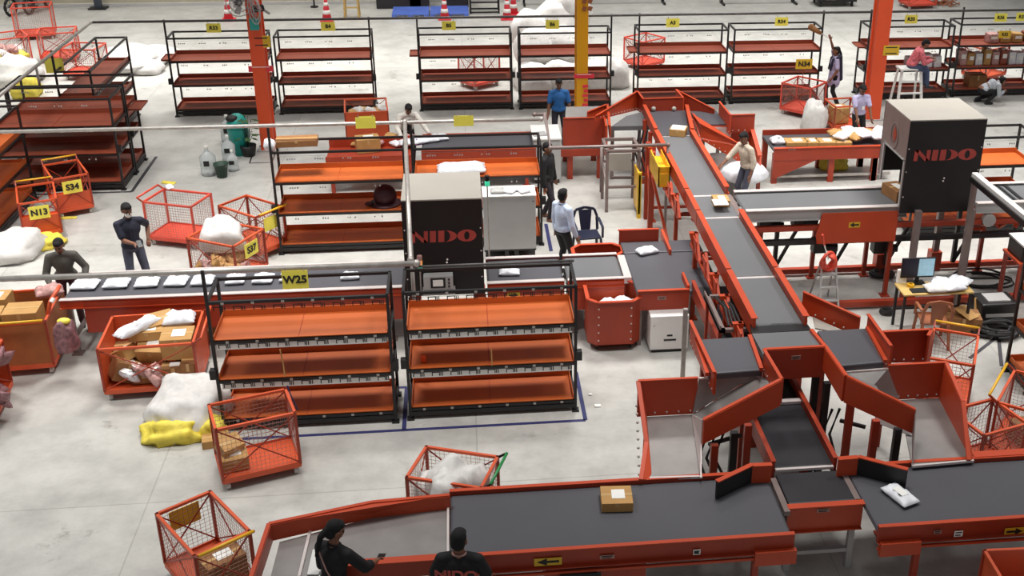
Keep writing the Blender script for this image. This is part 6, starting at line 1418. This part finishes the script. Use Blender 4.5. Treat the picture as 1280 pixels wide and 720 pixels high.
person('man in a bright blue shirt standing behind the white desk', x, y+.1, 0, 1.68, BLUESH, DARKP, head=(24, 0), sleeve='short', lh=(.27, -.12, .82), rh=(-.27, -.12, .82))
x, y = at_head(703, 238, 1.68)
person('man in a pale blue shirt and black trousers standing behind the middle conveyor, looking right', x, y, 125, 1.70, LBLUE, BLACKC, head=(2, 20), sleeve='long', rh=(-.26, -.1, .84))
x, y = at_head(937, 168, 1.62)
person('man in a beige checked shirt reaching toward the tall conveyor from its right', x, y, -66, 1.70, BEIGE, GREYP, lean=12, head=(16, 6), sleeve='three', rh=(-.16, -.62, .92), lh=(.24, -.1, .82))
x, y = at_head(1046, 62, 1.55)
t, W, J = person('woman in a pale tunic and navy shawl raising a duster to the rack', x, y, -95, 1.62, LAV, BLACKC, head=(-6, 0), sleeve='short', female=True, hair='tail', rh=(-.1, -.2, 1.95), lh=(.24, -.12, .86), feet=((-.1, -.14), (.1, .14)))
U = J['U']; mb = MB()
for i in (-1, 1): mb.cap(W @ U(i*.05, .1, 1.42), W @ U(i*.17, .0, 1.41), .04, .04, 10).cap(W @ U(i*.14, .03, 1.36), W @ U(i*.12, .06, 1.12), .06, .05, 10).cap(W @ U(i*.1, -.09, 1.36), W @ U(i*.09, -.15, 1.05), .04, .03, 10)
mb.cap(W @ U(0, .12, 1.42), W @ U(.02, .17, .8), .06, .07, 10)
remeshed(mb, 'shawl', NAVYV, t, .012)
hp_ = W @ J['WR']; q = PY(1014, 34, hp_.y+.1)
d_ = thing('duster', 'brown feather duster held up to the end of the back rack', 'duster', hp_); MB().tube([hp_+V((0, 0, .03)), hp_+(q-hp_)*.6], .012, 6).build('stick', PAPER, d_); MB().cap(hp_+(q-hp_)*.55, q, .05, .09, 10).build('feather_head', CARDD, d_, True)
x, y = at_head(1077, 110, 1.5)
t, W, J = person('woman in a lavender shirt with a badge, head bowed, behind the parcel table', x, y, 8, 1.6, LAV, BLACKC, lean=6, head=(34, 0), sleeve='short', lh=(.2, -.3, .86), rh=(-.2, -.34, .86), hair='tail')
U = J['U']; mb = MB().obox(W @ U(0.02, -.15, 1.12), (.06, .01, .085), .1); mb.build('badge', PAPER, t)
# sitting person on the white ladder stool
lx, ly = 11.6, 28.0
zt_ = 1.22
t = thing('ladder_stool', 'white painted step stool before the back rack with a person sitting on it', 'step stool', (lx, ly, 0))
for i in (-.32, .32):
    MB().beam((lx+i*1.1, ly-.3, 0), (lx+i*.8, ly-.12, zt_), .06).build('rail', WHITEM, t); MB().beam((lx+i*1.1, ly+.32, 0), (lx+i*.8, ly+.14, zt_), .05).build('rear_leg', WHITEM, t)
MB().box(lx-.32, lx+.32, ly-.2, ly+.2, zt_, zt_+.04).build('seat_board', WHITEM, t)
for z in (.3, .6, .9): MB().box(lx-.32+.03, lx+.32-.03, ly-.3+.18*z/zt_-.05, ly-.3+.18*z/zt_+.05, z, z+.03).build('step', WHITEM, t)
person('person in a rose patterned shirt and jeans sitting bowed on the white step stool', lx+.02, ly, 80, 1.65, ROSE, JEAN, lean=28, head=(26, 0), sleeve='long', seat=zt_+.02, feet=((-.12, -.46), (.12, -.4)), fz=.75, rh=(-.1, -.5, 1.5), lh=(.12, -.5, 1.52), loose=.01)
person('person in a pale grey shirt bending low before the far right rack', 14.05, 28.75, 95, 1.6, GSH, BLACKC, lean=70, head=(-30, 0), sleeve='long', seat=.3, feet=((-.14, -.12), (.14, .06)), rh=(-.1, -.62, .35), lh=(.2, -.55, .4))
# foreground pair
x, y = at_head(414, 640, 1.62)
t, W, J = person('woman in black seen from behind at the end table, holding a phone', x, y-.3, 150, 1.66, BLACKC, BLACKC, lean=8, head=(18, -30), sleeve='three', female=True, hair='tail', lh=(.1, -.32, 1.02), rh=(-.26, -.42, 1.02), holds=True, voxel=.01, curl=.8)
U = J['U']; mb = MB().tube([W @ U(.1, .13, 1.38), W @ U(-.02, .165, 1.2), W @ U(-.14, .13, 1.0)], .009, 6); mb.build('edge_trim', WIRE, t)
p = W @ (J['WR']+(J['WR']-J['ER']).normalized()*.1+V((0, 0, .022))); mp = thing('mobile_phone', 'black phone in the hand of the woman in black', 'phone', p); MB().obox(p, (.075, .15, .011), math.radians(150)+.4, .3).build('phone_body', BLK, mp)
x, y = at_head(573, 667, 1.68)
t, W, J = person('man in a black shirt with pinkish back print standing before the main belt', x, y, 172, 1.70, BLACKC, DARKP, head=(12, -6), sleeve='short', lh=(.25, -.25, .95), rh=(-.25, -.25, .95), collar=WIRE, voxel=.01)
U = J['U']; a = W @ U(.02, .145, 1.24); xd = W.to_3x3() @ V((-1, 0, 0))
pr = lettering('NIDO', .13, a+V((0, -.012, .03)), xd, V((0, 0, 1)), LOGO, t, 'back_print', .04, 1.3)
x, y = at_head(684, 178, 1.6)
person('person in dark printed clothes half hidden by the end of the middle-row rack', x-.02, 21.55, 62, 1.64, BLACKC, PRINT, head=(10, 0), sleeve='long', feet=((-.1, -.1), (.1, .12)), shoe=mat('brown_sandal', (120, 80, 58), .6), loose=.01)
# ================================================================== LIGHT
sc = bpy.context.scene
sc.view_settings.view_transform = 'Standard'; sc.view_settings.look = 'None'; sc.view_settings.exposure = 0; sc.view_settings.gamma = 1; sc.view_settings.use_curve_mapping = False
w = bpy.data.worlds.new('hall'); sc.world = w; w.use_nodes = True; w.node_tree.nodes['Background'].inputs[0].default_value = (.95, .97, 1, 1); w.node_tree.nodes['Background'].inputs[1].default_value = .23
def lamp(x, y, e, s=2.2, z=10.2):
    l = bpy.data.lights.new('bay_and_fill', 'AREA'); l.energy = e; l.size = s; l.color = (1, .985, .955); l.spread = math.radians(90)
    o = bpy.data.objects.new('bay_and_fill_lamp', l); C.objects.link(o); o.location = (x, y, z)
for x in (-16, -9.6, -3.2, 3.2, 9.6, 16):
    lamp(x, 12.6, 150); lamp(x, 19.5, 320); lamp(x, 26, 60); lamp(x, 33.5, 400); lamp(x, 42, 130)
for x in (5.5, 9.5): lamp(x, 24.6, 110)  # added fill lamps that brighten the floor under the cross conveyor
